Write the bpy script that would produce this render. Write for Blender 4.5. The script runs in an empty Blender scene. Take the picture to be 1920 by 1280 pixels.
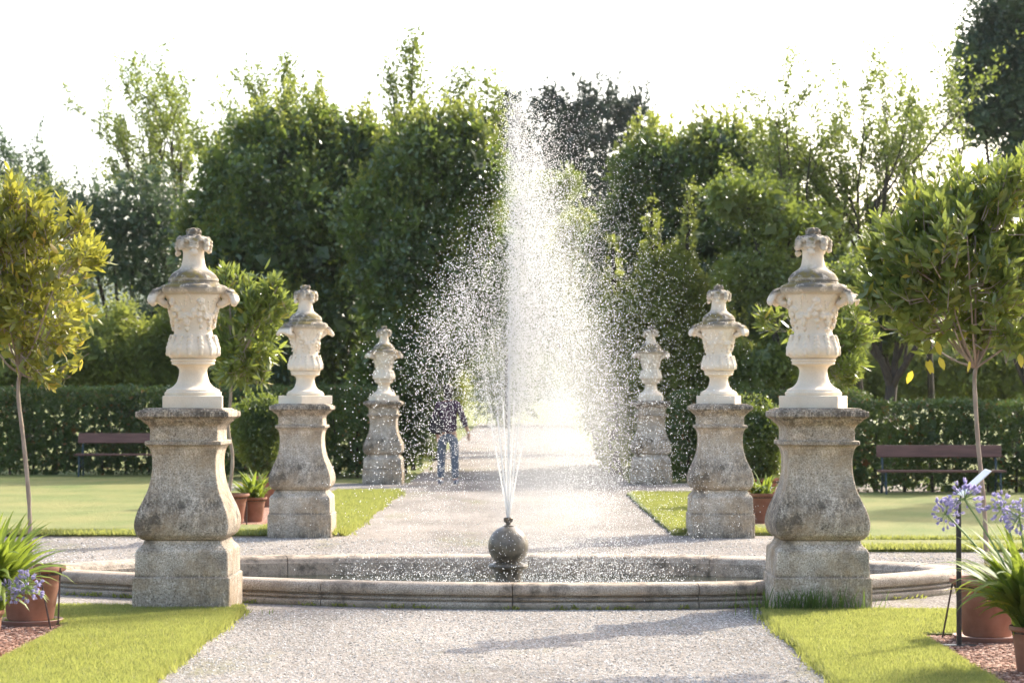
import bpy, bmesh, math, random
import numpy as np
from mathutils import Vector, Matrix
R = math.radians
C = bpy.context.scene.collection
sc = bpy.context.scene

# ------------------------------------------------------------------ camera, sky, sun, exposure
F = 4320.0; HX = 989.0; HY = 741.0; CH = 1.56          # focal length in photo pixels, vanishing point, eye height
def PX(x, Y): return (x-HX)*Y/F
def PZ(y, Y): return CH-(y-HY)*Y/F
cam_d = bpy.data.cameras.new('camera'); cam = bpy.data.objects.new('camera', cam_d); C.objects.link(cam)
cam_d.sensor_width = 36; cam_d.lens = 36*F/1920; cam_d.clip_start = .5; cam_d.clip_end = 3000
cam.location = (0, 0, CH); cam.rotation_euler = (math.pi/2+101/F, 0, 29/F)
cam_d.dof.use_dof = True; cam_d.dof.focus_distance = 17.6; cam_d.dof.aperture_fstop = 3.8
sc.camera = cam
SUN_AZ = R(42)            # from +Y towards +X
SUN_EL = R(36)
w = bpy.data.worlds.new('World'); sc.world = w; w.use_nodes = True
nt = w.node_tree; bg = nt.nodes['Background']
sky = nt.nodes.new('ShaderNodeTexSky'); sky.sky_type = 'NISHITA'; sky.sun_disc = False
sky.sun_elevation = SUN_EL; sky.sun_rotation = SUN_AZ; sky.air_density = 1.0; sky.dust_density = 4.0; sky.ozone_density = .4
nt.links.new(sky.outputs[0], bg.inputs[0]); bg.inputs[1].default_value = .15
sd = bpy.data.lights.new('sun', 'SUN'); sun = bpy.data.objects.new('sun', sd); C.objects.link(sun)
sd.energy = 2.6; sd.angle = R(.6); sd.color = (1, .93, .80)
sdir = Vector((math.sin(SUN_AZ)*math.cos(SUN_EL), math.cos(SUN_AZ)*math.cos(SUN_EL), math.sin(SUN_EL)))
sun.rotation_euler = sdir.to_track_quat('Z', 'Y').to_euler()
sc.view_settings.view_transform = 'Standard'; sc.view_settings.look = 'None'
sc.view_settings.exposure = 1.72; sc.view_settings.gamma = 1
sc.render.engine = 'CYCLES'

# ------------------------------------------------------------------ helpers
def nrm(a): return a/np.maximum(np.linalg.norm(a, axis=-1, keepdims=True), 1e-9)
class MB:
    """collects verts and faces, builds ONE mesh object"""
    def __init__(s): s.V = []; s.F = []; s.n = 0
    def add(s, V, *Fs):
        V = np.asarray(V, dtype=np.float64).reshape(-1, 3)
        for f in Fs:
            f = np.asarray(f, dtype=np.int64)
            if f.size: s.F.append(f+s.n)
        s.V.append(V); s.n += len(V); return s
    def mesh(s, name, mat=None, smooth=True, sharp=None):
        me = bpy.data.meshes.new(name)
        V = np.concatenate(s.V); me.vertices.add(len(V)); me.vertices.foreach_set('co', V.ravel().astype(np.float32))
        loops = np.concatenate([f.ravel() for f in s.F]); sizes = np.concatenate([np.full(len(f), f.shape[1]) for f in s.F])
        starts = np.concatenate([[0], np.cumsum(sizes)[:-1]])
        me.loops.add(len(loops)); me.loops.foreach_set('vertex_index', loops.astype(np.int32))
        me.polygons.add(len(sizes)); me.polygons.foreach_set('loop_start', starts.astype(np.int32))
        me.polygons.foreach_set('loop_total', sizes.astype(np.int32))
        me.update(calc_edges=True); me.validate()
        me.polygons.foreach_set('use_smooth', [smooth]*len(me.polygons))
        if smooth and sharp: me.set_sharp_from_angle(angle=R(sharp))
        if mat: me.materials.append(mat)
        return me
    def build(s, name, mat, parent=None, smooth=True, sharp=35):
        o = bpy.data.objects.new(name, s.mesh(name, mat, smooth, sharp)); C.objects.link(o)
        if parent: o.parent = parent
        return o
    # shapes
    def box(s, x0, x1, y0, y1, z0, z1):
        V = [(x, y, z) for z in (z0, z1) for y in (y0, y1) for x in (x0, x1)]
        return s.add(V, [[0, 2, 3, 1], [4, 5, 7, 6], [0, 1, 5, 4], [2, 6, 7, 3], [0, 4, 6, 2], [1, 3, 7, 5]])
    def rbox(s, M, sx, sy, sz, b=.004):
        """chamfered box of full sizes, transformed by matrix M"""
        bm = bmesh.new(); bmesh.ops.create_cube(bm, size=1)
        bmesh.ops.scale(bm, vec=(sx, sy, sz), verts=bm.verts)
        if b: bmesh.ops.bevel(bm, geom=bm.edges[:], offset=b, segments=1, affect='EDGES')
        return s.bm(bm, M)
    def bm(s, bm, M=None):
        if M is not None: bm.transform(M)
        bm.verts.index_update()
        V = [v.co[:] for v in bm.verts]; by = {}
        for f in bm.faces: by.setdefault(len(f.verts), []).append([v.index for v in f.verts])
        bm.free(); return s.add(V, *[np.array(x) for x in by.values()])
    def lathe(s, prof, seg=40, c=(0, 0, 0), cap=True, mod=None):
        prof = np.array(prof); a = np.linspace(0, 2*np.pi, seg, endpoint=False)
        r = prof[:, 0][:, None]*np.ones(seg)[None]; z = prof[:, 1][:, None]*np.ones(seg)[None]
        if mod is not None: r = mod(r, z, a[None, :]*np.ones_like(r))
        V = np.stack([c[0]+r*np.cos(a), c[1]+r*np.sin(a), c[2]+z], -1).reshape(-1, 3)
        n = len(prof); i = np.arange(n-1)[:, None]*seg; j = np.arange(seg)[None]; k = (j+1) % seg
        f = np.stack([i+j, i+k, i+seg+k, i+seg+j], -1).reshape(-1, 4)
        fs = [f]
        if cap: fs += [np.arange(seg)[::-1][None], (np.arange(seg)+(n-1)*seg)[None]]
        return s.add(V, *fs)
    def square(s, prof, ch=.006, c=(0, 0)):
        """square section following a profile of (half width, z), chamfered corners"""
        V = []
        for (h, z) in prof:
            for (sx, sy) in ((1, -1), (1, 1), (-1, 1), (-1, -1)):
                a = (sx*h, sy*(h-ch)); b = (sx*(h-ch), sy*h)
                if sx*sy < 0: a, b = b, a
                V += [(c[0]+a[0], c[1]+a[1], z), (c[0]+b[0], c[1]+b[1], z)]
        n = len(prof); i = np.arange(n-1)[:, None]*8; j = np.arange(8)[None]; k = (j+1) % 8
        f = np.stack([i+j, i+k, i+8+k, i+8+j], -1).reshape(-1, 4)
        return s.add(V, f, np.arange(8)[::-1][None], (np.arange(8)+(n-1)*8)[None])
    def tube(s, pts, rad, seg=6, cap=True):
        P = np.array(pts, dtype=float); n = len(P); rad = np.ones(n)*np.array(rad)
        T = nrm(np.gradient(P, axis=0)); ref = np.array([0, 0, 1.]) if abs(T[0][2]) < .9 else np.array([1., 0, 0])
        A = nrm(np.cross(T, ref)); B = np.cross(T, A); a = np.linspace(0, 2*np.pi, seg, endpoint=False)
        V = (P[:, None]+rad[:, None, None]*(np.cos(a)[None, :, None]*A[:, None]+np.sin(a)[None, :, None]*B[:, None])).reshape(-1, 3)
        i = np.arange(n-1)[:, None]*seg; j = np.arange(seg)[None]; k = (j+1) % seg
        fs = [np.stack([i+j, i+seg+j, i+seg+k, i+k], -1).reshape(-1, 4)]
        if cap: fs += [np.arange(seg)[None], (np.arange(seg)+(n-1)*seg)[::-1][None]]
        return s.add(V, *fs)
    def blob(s, c, r, rng=None, rough=.12, sub=2, rot=None):
        bm = bmesh.new(); bmesh.ops.create_icosphere(bm, subdivisions=sub, radius=1)
        rr = np.ones(3)*np.array(r); M = Matrix.Translation(c)
        if rot is not None: M = M @ rot
        if rng is not None:
            for v in bm.verts: v.co *= 1+rng.uniform(-rough, rough)
        bmesh.ops.scale(bm, vec=rr, verts=bm.verts)
        return s.bm(bm, M)
    def leaves(s, P, D, L, W, rng, fine=False, droop=.1, up=None):
        P = np.asarray(P); D = nrm(np.asarray(D)); n = len(P)
        L = (np.ones(n)*L)[:, None]; W = (np.ones(n)*W)[:, None]
        ref = rng.normal(size=(n, 3)) if up is None else up+rng.normal(size=(n, 3))*.35
        S = nrm(np.cross(D, ref)); U = np.cross(S, D)
        if not fine:
            V = np.stack([P, P+D*L*.45+S*W*.5, P+D*L-U*L*droop, P+D*L*.45-S*W*.5], 1).reshape(-1, 3)
            b = np.arange(n)[:, None]*4
            return s.add(V, b+np.array([[0, 1, 2, 3]]))
        V = np.stack([P, P+D*L*.5-U*W*.12, P+D*L-U*L*droop, P+D*L*.28+S*W*.46, P+D*L*.66+S*W*.42-U*L*droop*.4,
                      P+D*L*.28-S*W*.46, P+D*L*.66-S*W*.42-U*L*droop*.4], 1).reshape(-1, 3)
        b = np.arange(n)[:, None]*7
        return s.add(V, b+np.array([[0, 3, 4, 1]]), b+np.array([[1, 4, 2]]), b+np.array([[0, 1, 6, 5]]), b+np.array([[1, 2, 6]]))
    def ribbon(s, pts, w, side, fold=.25):
        """strap leaf along pts, V-folded"""
        P = np.array(pts); n = len(P); t = np.linspace(0, 1, n); ww = w*np.clip(np.minimum(.6+1.5*t, 3.2*(1-t)+.03), .03, 1)
        S = np.array(side)[None]*ww[:, None]/2; T = nrm(np.gradient(P, axis=0)); U = nrm(np.cross(S, T))
        V = np.stack([P-S+U*ww[:, None]*fold, P, P+S+U*ww[:, None]*fold], 1).reshape(-1, 3)
        i = np.arange(n-1)*3
        return s.add(V, np.stack([i, i+1, i+4, i+3], -1), np.stack([i+1, i+2, i+5, i+4], -1))

def tag(o, label=None, cat=None, group=None, kind=None):
    if label: o['label'] = label
    if cat: o['category'] = cat
    if group: o['group'] = group
    if kind: o['kind'] = kind
    return o
def empty(name, loc, rz=0, label=None, cat=None, group=None):
    o = bpy.data.objects.new(name, None); C.objects.link(o); o.location = loc; o.rotation_euler = (0, 0, rz); o.empty_display_size = .1
    return tag(o, label, cat, group)
def children(o): return [c for c in bpy.data.objects if c.parent == o]
def copy_tree(o, parent=None):
    ch = children(o); c = o.copy(); C.objects.link(c)
    if parent: c.parent = parent
    for k in ch: copy_tree(k, c)
    return c
def spline(pts, m=8, closed=False):
    P = np.array(pts, dtype=float); n = len(P); out = []
    rg = range(n if closed else n-1)
    for i in rg:
        g = (lambda k: P[k % n]) if closed else (lambda k: P[min(max(k, 0), n-1)])
        p0, p1, p2, p3 = g(i-1), g(i), g(i+1), g(i+2)
        for t in np.arange(m)/m:
            out.append(.5*((2*p1)+(-p0+p2)*t+(2*p0-5*p1+4*p2-p3)*t*t+(-p0+3*p1-3*p2+p3)*t**3))
    if not closed: out.append(P[-1])
    return np.array(out)

# ------------------------------------------------------------------ materials
class NT:
    def __init__(s, name):
        s.m = bpy.data.materials.new(name); s.m.use_nodes = True; s.t = s.m.node_tree
        s.b = s.t.nodes['Principled BSDF']; s.out = s.t.nodes['Material Output']
    def n(s, typ, **kw):
        x = s.t.nodes.new(typ)
        for k, v in kw.items(): setattr(x, k, v)
        return x
    def l(s, a, b): s.t.links.new(a, b)
    def coord(s, scale=(1, 1, 1), which='Object'):
        c = s.n('ShaderNodeTexCoord'); m = s.n('ShaderNodeMapping'); m.inputs['Scale'].default_value = scale
        s.l(c.outputs[which], m.inputs[0]); return m.outputs[0]
    def noise(s, sc_, det=4, rough=.55, scale=(1, 1, 1), vec=None):
        x = s.n('ShaderNodeTexNoise'); x.inputs['Scale'].default_value = sc_; x.inputs['Detail'].default_value = det; x.inputs['Roughness'].default_value = rough
        s.l(vec or s.coord(scale), x.inputs['Vector']); return x.outputs['Fac']
    def vor(s, sc_, out='Distance', scale=(1, 1, 1), feat='F1'):
        x = s.n('ShaderNodeTexVoronoi'); x.feature = feat; x.inputs['Scale'].default_value = sc_
        s.l(s.coord(scale), x.inputs['Vector']); return x.outputs[out]
    def ramp(s, fac, stops, interp='LINEAR'):
        x = s.n('ShaderNodeValToRGB'); x.color_ramp.interpolation = interp; e = x.color_ramp.elements
        while len(e) < len(stops): e.new(.5)
        for q, (p, c) in zip(e, stops):
            q.position = p; q.color = (c, c, c, 1) if isinstance(c, (int, float)) else (*c, 1)
        s.l(fac, x.inputs[0]); return x.outputs[0]
    def mix(s, fac, a, b, mode='MIX'):
        x = s.n('ShaderNodeMix', data_type='RGBA', blend_type=mode)
        for i, v in ((0, fac), (6, a), (7, b)):
            if isinstance(v, bpy.types.NodeSocket): s.l(v, x.inputs[i])
            elif isinstance(v, (int, float)): x.inputs[i].default_value = v
            else: x.inputs[i].default_value = (*v, 1)
        return x.outputs[2]
    def math(s, op, a, b=0.):
        x = s.n('ShaderNodeMath', operation=op)
        for i, v in ((0, a), (1, b)):
            if isinstance(v, bpy.types.NodeSocket): s.l(v, x.inputs[i])
            else: x.inputs[i].default_value = v
        return x.outputs[0]
    def bump(s, h, strength=.5, dist=.01, prev=None):
        x = s.n('ShaderNodeBump'); x.inputs['Strength'].default_value = strength; x.inputs['Distance'].default_value = dist
        s.l(h, x.inputs['Height'])
        if prev: s.l(prev, x.inputs['Normal'])
        return x.outputs[0]
    def sepz(s, which='Object'):
        c = s.n('ShaderNodeTexCoord'); x = s.n('ShaderNodeSeparateXYZ'); s.l(c.outputs[which], x.inputs[0]); return x.outputs[2]
    def done(s, col=None, rough=.8, normal=None, spec=.5, **kw):
        if col is not None:
            if isinstance(col, bpy.types.NodeSocket): s.l(col, s.b.inputs['Base Color'])
            else: s.b.inputs['Base Color'].default_value = (*col, 1)
        if isinstance(rough, bpy.types.NodeSocket): s.l(rough, s.b.inputs['Roughness'])
        else: s.b.inputs['Roughness'].default_value = rough
        s.b.inputs['Specular IOR Level'].default_value = spec
        if normal: s.l(normal, s.b.inputs['Normal'])
        for k, v in kw.items(): s.b.inputs[k].default_value = v
        return s.m

def leaf_mat(name, c1, c2, tcol, rough=.5, trans=.4, spec=.5, odd=None, bsc=1.1):
    t = NT(name); g = t.n('ShaderNodeNewGeometry')
    stops = [(0, c1), (.85, c2)]+([(.955, c2), (.965, odd)] if odd else [])
    col = t.ramp(g.outputs['Random Per Island'], stops)
    big = t.noise(bsc, 4, .65)
    col = t.mix(t.ramp(big, [(.35, 0), (.65, 1)]), col, t.mix(.5, col, tcol), 'MIX')
    t.done(col, rough, spec=spec)
    tr = t.n('ShaderNodeBsdfTranslucent'); t.l(t.mix(.35, tcol, col), tr.inputs[0])
    mx = t.n('ShaderNodeMixShader'); mx.inputs[0].default_value = trans
    t.l(t.b.outputs[0], mx.inputs[1]); t.l(tr.outputs[0], mx.inputs[2]); t.l(mx.outputs[0], t.out.inputs[0])
    return t.m
M = {}
M['leaf_dark'] = leaf_mat('leaf_dark', (.009, .034, .024), (.032, .076, .042), (.26, .34, .045), .33, .40, .8)
M['leaf_mid'] = leaf_mat('leaf_mid', (.016, .046, .020), (.050, .096, .034), (.32, .38, .05), .35, .42, .7)
M['leaf_bright'] = leaf_mat('leaf_bright', (.045, .08, .025), (.11, .145, .04), (.42, .46, .08), .45, .46)
M['leaf_conifer'] = leaf_mat('leaf_conifer', (.018, .035, .028), (.03, .05, .035), (.05, .08, .04), .6, .15)
M['leaf_blue'] = leaf_mat('leaf_blue', (.025, .05, .035), (.055, .085, .055), (.13, .19, .07), .5, .28)
M['leaf_hedge'] = leaf_mat('leaf_hedge', (.016, .040, .016), (.042, .075, .026), (.18, .25, .04), .5, .26, odd=(.25, .05, .02))
M['leaf_bay'] = leaf_mat('leaf_bay', (.03, .062, .022), (.075, .115, .035), (.36, .42, .07), .26, .42, .7, odd=(.45, .33, .04))
M['leaf_gold'] = leaf_mat('leaf_gold', (.022, .052, .016), (.085, .11, .028), (.48, .46, .06), .25, .42, .7, odd=(.55, .33, .08))
M['leaf_strap'] = leaf_mat('leaf_strap', (.05, .10, .03), (.09, .15, .04), (.40, .48, .05), .5, .42, .3, odd=(.55, .42, .05))
M['leaf_yellow'] = leaf_mat('leaf_yellow', (.4, .32, .03), (.5, .4, .05), (.6, .5, .05), .4, .5)
M['grass_blade'] = leaf_mat('grass_blade', (.05, .085, .02), (.26, .265, .075), (.42, .44, .11), .5, .5, odd=(.40, .34, .16), bsc=5)
M['grass_dark'] = leaf_mat('grass_dark', (.04, .08, .02), (.07, .11, .03), (.2, .3, .05), .5, .35)
M['petal'] = leaf_mat('petal', (.20, .17, .42), (.50, .46, .68), (.52, .47, .70), .5, .45)

def stone_ped():
    t = NT('pedestal_stone'); sp = t.noise(85, 4, .75); sp2 = t.vor(60)
    base = t.ramp(sp, [(.35, (.16, .125, .09)), (.44, (.44, .365, .275)), (.56, (.64, .545, .43)), (.68, (.88, .78, .65))])
    base = t.mix(t.ramp(t.noise(3.1, 6, .65), [(.45, 0), (.66, .7)]), base, (.40, .27, .14))
    base = t.mix(1., base, t.ramp(t.noise(4.2, 7, .7), [(.33, .55), (.6, 1.12)]), 'MULTIPLY')
    z = t.sepz(); zz = t.math('DIVIDE', z, 1.5)
    band = t.ramp(zz, [(0, 1), (.05, .6), (.12, .35), (.17, .5), (.175, .9), (.19, .3), (.3, .3), (.335, .75), (.36, .6), (.40, .9), (.52, 1), (.58, .45), (.68, .12), (.80, .1), (.805, .8), (.83, .2), (.88, .5), (.92, 1), (.99, 1), (1, 1)])
    st = t.noise(10, 9, .8, (4.2, 4.2, .8)); big = t.noise(2.2, 5, .6)
    msk = t.math('MULTIPLY', t.ramp(st, [(.43, 0), (.52, 1)]), t.math('MULTIPLY', band, t.ramp(big, [(.40, .2), (.55, 1)])))
    blot = t.math('MULTIPLY', t.ramp(t.noise(5.5, 8, .75), [(.50, 0), (.58, 1)]), t.math('MULTIPLY', band, .95))
    col = t.mix(t.math('MULTIPLY', t.math('MAXIMUM', msk, blot), .86), base, (.05, .041, .030))
    n1 = t.bump(sp, .7, .007); n2 = t.bump(sp2, .4, .005, n1); n3 = t.bump(t.noise(14, 4), .4, .014, n2)
    return t.done(col, .9, n3, .3)
M['ped'] = stone_ped()
def stone_urn():
    t = NT('urn_stone'); sp = t.noise(120, 3, .7)
    base = t.ramp(t.noise(5, 4), [(.3, (.74, .61, .45)), (.6, (.82, .71, .56)), (.8, (.76, .56, .38))])
    base = t.mix(.18, base, t.ramp(sp, [(.3, .25), (.7, .9)]), 'MULTIPLY')
    g = t.n('ShaderNodeNewGeometry'); s3 = t.n('ShaderNodeSeparateXYZ'); t.l(g.outputs['Normal'], s3.inputs[0])
    z = t.sepz(); up = t.ramp(s3.outputs[2], [(.0, 0), (.45, 1)])
    hi = t.ramp(t.math('DIVIDE', z, 1.4), [(.58, 0), (.60, .95), (.70, .95), (.735, .3), (.80, .1), (.83, .7), (.9, 1)])
    pat = t.ramp(t.noise(16, 6, .7), [(.36, .15), (.50, 1)])
    side = t.ramp(t.math('DIVIDE', z, 1.4), [(.58, 0), (.60, .45), (.635, .95), (.665, .8), (.685, .15), (.81, 0), (.86, .6), (.92, .9)])
    dark = t.math('MULTIPLY', t.math('MAXIMUM', t.math('MULTIPLY', up, hi), side), pat)
    col = t.mix(t.math('MULTIPLY', dark, .9), base, (.045, .038, .028))
    ly = t.math('MULTIPLY', t.math('MULTIPLY', up, hi), t.ramp(t.noise(8, 3, .5, (1, 1, 1.3)), [(.52, 0), (.60, 1)]))
    col = t.mix(t.math('MULTIPLY', ly, .75), col, (.22, .16, .03))
    n1 = t.bump(sp, .3, .004); n2 = t.bump(t.noise(22, 5), .4, .01, n1)
    return t.done(col, .85, n2, .3)
M['urn'] = stone_urn()
def stone_basin():
    t = NT('basin_stone'); sp = t.noise(110, 3, .7)
    base = t.ramp(sp, [(.36, (.18, .145, .11)), (.5, (.40, .335, .265)), (.66, (.56, .49, .40))])
    base = t.mix(t.ramp(t.noise(1.3, 4), [(.42, 0), (.6, .6)]), base, (.34, .255, .18))
    st = t.ramp(t.noise(7, 6, .7), [(.46, 0), (.62, .8)])
    g = t.n('ShaderNodeNewGeometry'); col = t.mix(t.math('MULTIPLY', st, t.ramp(t.noise(.6, 2), [(.4, .25), (.6, 1)])), base, (.045, .038, .03))
    z = t.ramp(t.sepz(), [(0, .8), (.03, 0)]); col = t.mix(z, col, (.12, .11, .06))
    n1 = t.bump(sp, .5, .005); n2 = t.bump(t.noise(18, 5), .5, .015, n1)
    return t.done(col, .85, n2, .3)
M['basin'] = stone_basin()
def gravel_mat():
    t = NT('gravel'); v = t.vor(85, 'Color'); d = t.vor(85); x = t.n('ShaderNodeSeparateColor'); t.l(v, x.inputs[0])
    col = t.ramp(x.outputs[0], [(0, (.10, .085, .07)), (.2, (.22, .195, .17)), (.7, (.31, .28, .25)), (1, (.48, .44, .40))])
    fine = t.noise(240, 2, .7); col = t.mix(.5, col, t.ramp(fine, [(.3, .45), (.7, 1.15)]), 'MULTIPLY')
    big = t.ramp(t.noise(.9, 4, .6, (1, .5, 1)), [(.35, .72), (.65, 1.12)]); col = t.mix(1., col, big, 'MULTIPLY'); col = t.mix(t.ramp(t.noise(.55, 5, .7, (1.6, .5, 1)), [(.56, 0), (.70, .5)]), col, (.17, .17, .075))
    n1 = t.bump(d, -.8, .012); n2 = t.bump(fine, .4, .004, n1); n3 = t.bump(t.noise(6, 5), .6, .05, n2)
    return t.done(col, 1., n3, .04)
M['gravel'] = gravel_mat()
def stonelet():
    t = NT('gravel_stone'); g = t.n('ShaderNodeNewGeometry')
    return t.done(t.ramp(g.outputs['Random Per Island'], [(0, (.14, .12, .10)), (.25, (.36, .33, .29)), (.8, (.50, .465, .425)), (1, (.7, .66, .62))]), .9, None, .3)
M['stonelet'] = stonelet()
def grass_mat(name, a, b, c, sc_=1.):
    t = NT(name); n1 = t.noise(60, 4, .7, (1, .35, 1)); n2 = t.noise(1.0, 4, .6, (1, .45, 1))
    col = t.ramp(n1, [(.32, a), (.5, b), (.68, c)])
    col = t.mix(t.ramp(n2, [(.38, 0), (.62, .75)]), col, (.23, .215, .07))
    stripe = t.n('ShaderNodeTexWave'); stripe.inputs['Scale'].default_value = .18; stripe.inputs['Distortion'].default_value = 1.2; stripe.bands_direction = 'Y'
    t.l(t.coord(), stripe.inputs[0]); col = t.mix(t.math('MULTIPLY', stripe.outputs['Fac'], .22), col, (.27, .26, .10))
    n = t.bump(n1, .8, .03)
    n = t.bump(t.noise(9, 4), .6, .05, n)
    return t.done(col, .8, n, .2)
M['lawn'] = grass_mat('lawn', (.055, .085, .02), (.13, .165, .038), (.21, .235, .065))
M['ground'] = grass_mat('ground_grass', (.05, .08, .02), (.10, .14, .035), (.16, .19, .06))
def mulch_mat():
    t = NT('mulch'); v = t.vor(55, 'Color', (1, .7, 1)); x = t.n('ShaderNodeSeparateColor'); t.l(v, x.inputs[0])
    col = t.ramp(x.outputs[0], [(0, (.09, .04, .028)), (.5, (.24, .11, .07)), (.85, (.34, .18, .12)), (1, (.45, .32, .24))])
    return t.done(col, .9, t.bump(t.vor(55, 'Distance', (1, .7, 1)), -1, .02), .3)
M['mulch'] = mulch_mat()
def chip():
    t = NT('bark_chip'); g = t.n('ShaderNodeNewGeometry')
    return t.done(t.ramp(g.outputs['Random Per Island'], [(0, (.10, .045, .03)), (.6, (.26, .125, .08)), (1, (.48, .33, .25))]), .85, None, .3)
M['chip'] = chip()
def simple(name, c1, c2, nscale=6, rough=.7, scale=(1, 1, 1), b=.2, bs=None, spec=.4, **kw):
    t = NT(name); f = t.noise(nscale, 5, .6, scale); col = t.ramp(f, [(.35, c1), (.65, c2)])
    return t.done(col, rough, t.bump(f if bs is None else t.noise(bs, 4), b, .01), spec, **kw)
M['bark'] = simple('bark', (.10, .075, .055), (.21, .17, .13), 30, .9, (1, 1, .2), .8)
M['bark_dark'] = simple('bark_dark', (.035, .028, .02), (.075, .06, .045), 20, .9, (1, 1, .25), .8)
M['bark_young'] = simple('bark_young', (.24, .18, .13), (.36, .29, .22), 25, .8, (1, 1, .3), .5)
M['terracotta'] = simple('terracotta', (.20, .082, .045), (.31, .15, .095), 5, .8, b=.2)
M['saucer'] = simple('saucer_clay', (.26, .13, .095), (.36, .22, .17), 7, .7, b=.15)
M['soil'] = simple('soil', (.04, .028, .02), (.09, .065, .045), 60, .95, b=.8)
M['bench_wood'] = simple('bench_wood', (.10, .042, .03), (.17, .075, .055), 10, .55, (.3, 3, 3), .25)
M['iron'] = simple('iron', (.012, .03, .038), (.02, .045, .055), 20, .45, b=.1)
M['black_metal'] = simple('black_metal', (.012, .011, .01), (.03, .028, .025), 15, .4, b=.05, spec=.5)
M['plate'] = simple('sign_plate', (.70, .71, .70), (.80, .80, .79), 4, .35, b=.02)
M['rust'] = simple('rusty_rod', (.05, .03, .022), (.10, .055, .04), 60, .8, b=.3)
M['ball'] = simple('ball_stone', (.06, .05, .035), (.17, .14, .10), 14, .35, b=.5, spec=.6)
M['bronze'] = simple('nozzle_bronze', (.05, .035, .02), (.10, .075, .045), 20, .35, b=.2, Metallic=.6)
M['core'] = simple('twig_core', (.03, .04, .018), (.045, .06, .025), 12, .95, b=.8)
M['stem'] = simple('flower_stem', (.14, .22, .06), (.20, .28, .09), 10, .5, b=.05)
M['skin'] = simple('skin', (.42, .24, .16), (.50, .30, .21), 10, .5, b=.03)
M['hair'] = simple('hair', (.02, .014, .01), (.05, .035, .025), 60, .5, (1, 1, .2), .3)
M['jeans'] = simple('jeans', (.085, .10, .13), (.14, .165, .20), 40, .85, b=.2)
M['shirt'] = simple('shirt', (.035, .018, .035), (.07, .035, .07), 12, .85, b=.2)
M['bag'] = simple('bag_fabric', (.012, .011, .013), (.025, .022, .026), 30, .7, b=.2)
M['shoe'] = simple('shoe_leather', (.12, .13, .17), (.2, .21, .25), 20, .6, b=.1)
M['hill'] = simple('hill_woods', (.05, .075, .045), (.08, .11, .06), .05, .95, b=.6)
def water_mat():
    t = NT('pool_water'); n = t.noise(9, 5, .6, (1, .8, 1)); r = t.bump(n, .35, .03); r = t.bump(t.vor(26), .25, .01, r)
    return t.done((.035, .04, .028), .06, r, .6)
M['water'] = water_mat()
def drop_mat():
    t = NT('water_drops'); d = t.n('ShaderNodeBsdfDiffuse'); d.inputs[0].default_value = (.93, .94, .95, 1)
    tr = t.n('ShaderNodeBsdfTranslucent'); tr.inputs[0].default_value = (.98, .97, .95, 1)
    gl = t.n('ShaderNodeBsdfGlossy'); gl.inputs['Roughness'].default_value = .35
    m1 = t.n('ShaderNodeMixShader'); m1.inputs[0].default_value = .6; t.l(d.outputs[0], m1.inputs[1]); t.l(tr.outputs[0], m1.inputs[2])
    m2 = t.n('ShaderNodeMixShader'); m2.inputs[0].default_value = .2; t.l(m1.outputs[0], m2.inputs[1]); t.l(gl.outputs[0], m2.inputs[2])
    t.l(m2.outputs[0], t.out.inputs[0]); return t.m
M['drops'] = drop_mat()

# ------------------------------------------------------------------ ground, gravel, lawns, beds
def sheet(name, poly, z0, z1, mat, noise_edge=.0, seed=1, parent=None, sub=.25):
    """flat slab with the outline poly, top at z1, sides down to z0; edge wobble"""
    rng = np.random.default_rng(seed); pts = []
    n = len(poly)
    for i in range(n):
        a = np.array(poly[i]); b = np.array(poly[(i+1) % n]); L = np.linalg.norm(b-a); k = max(1, int(L/sub)) if noise_edge else 1
        for j in range(k): pts.append(a+(b-a)*j/k)
    pts = np.array(pts)
    if noise_edge: pts = pts+rng.normal(size=pts.shape)*noise_edge
    m = len(pts); V = [(x, y, z0) for x, y in pts]+[(x, y, z1) for x, y in pts]
    i = np.arange(m); j = (i+1) % m
    return MB().add(V, np.stack([i, j, j+m, i+m], -1), np.arange(m, 2*m)[None]).build(name, mat, parent, smooth=False)
def rect(x0, x1, y0, y1): return [(x0, y0), (x1, y0), (x1, y1), (x0, y1)]
g = sheet('ground', rect(-900, 900, -40, 1500), -.10, -.03, M['ground']); tag(g, kind='structure')
gp = [(-30, -6), (30, -6), (30, 26.5), (1.7, 26.5), (1.62, 36.4), (7, 36.4), (7, 41), (1.8, 41), (2.3, 130), (-2.7, 130), (-2.1, 41), (-5.5, 41), (-5.5, 37), (-2.1, 37), (-2.1, 26.5), (-30, 26.5)]
o = sheet('gravel_path', gp, -.06, 0, M['gravel'], .015, 3); tag(o, kind='structure')
LZ = .035
lawns = {
 'a': [(-3.03, 3), (-2.05, 3), (-2.05, 16.62), (-2.3, 16.8), (-8, 16.75), (-8, 15.5), (-3.03, 15.5)],
 'b': [(1.66, 3), (2.50, 3), (2.50, 14.85), (8, 14.9), (8, 16.25), (2.3, 16.65), (1.75, 16.5), (1.70, 16.0)],
 'c': [(-20, 25.3), (-2.15, 25.6), (-2.05, 36.9), (-3.03, 36.9), (-3.03, 27.3), (-4.3, 27.3), (-4.3, 36.9), (-6, 37.2), (-6, 44.4), (-20, 44.4)],
 'd': [(1.62, 25.7), (3.2, 25.7), (3.2, 24.85), (20, 24.6), (20, 36.9), (4.4, 36.3), (4.0, 27.4), (2.6, 27.4), (2.6, 36.3), (1.55, 36.3)],
 'e': [(2.9, 23.1), (20, 22.3), (20, 24.45), (3.2, 24.7)],
}
for k, p in lawns.items():
    o = sheet('lawn', p, -.05, LZ, M['lawn'], .012, 5+ord(k)); tag(o, kind='structure')
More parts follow.
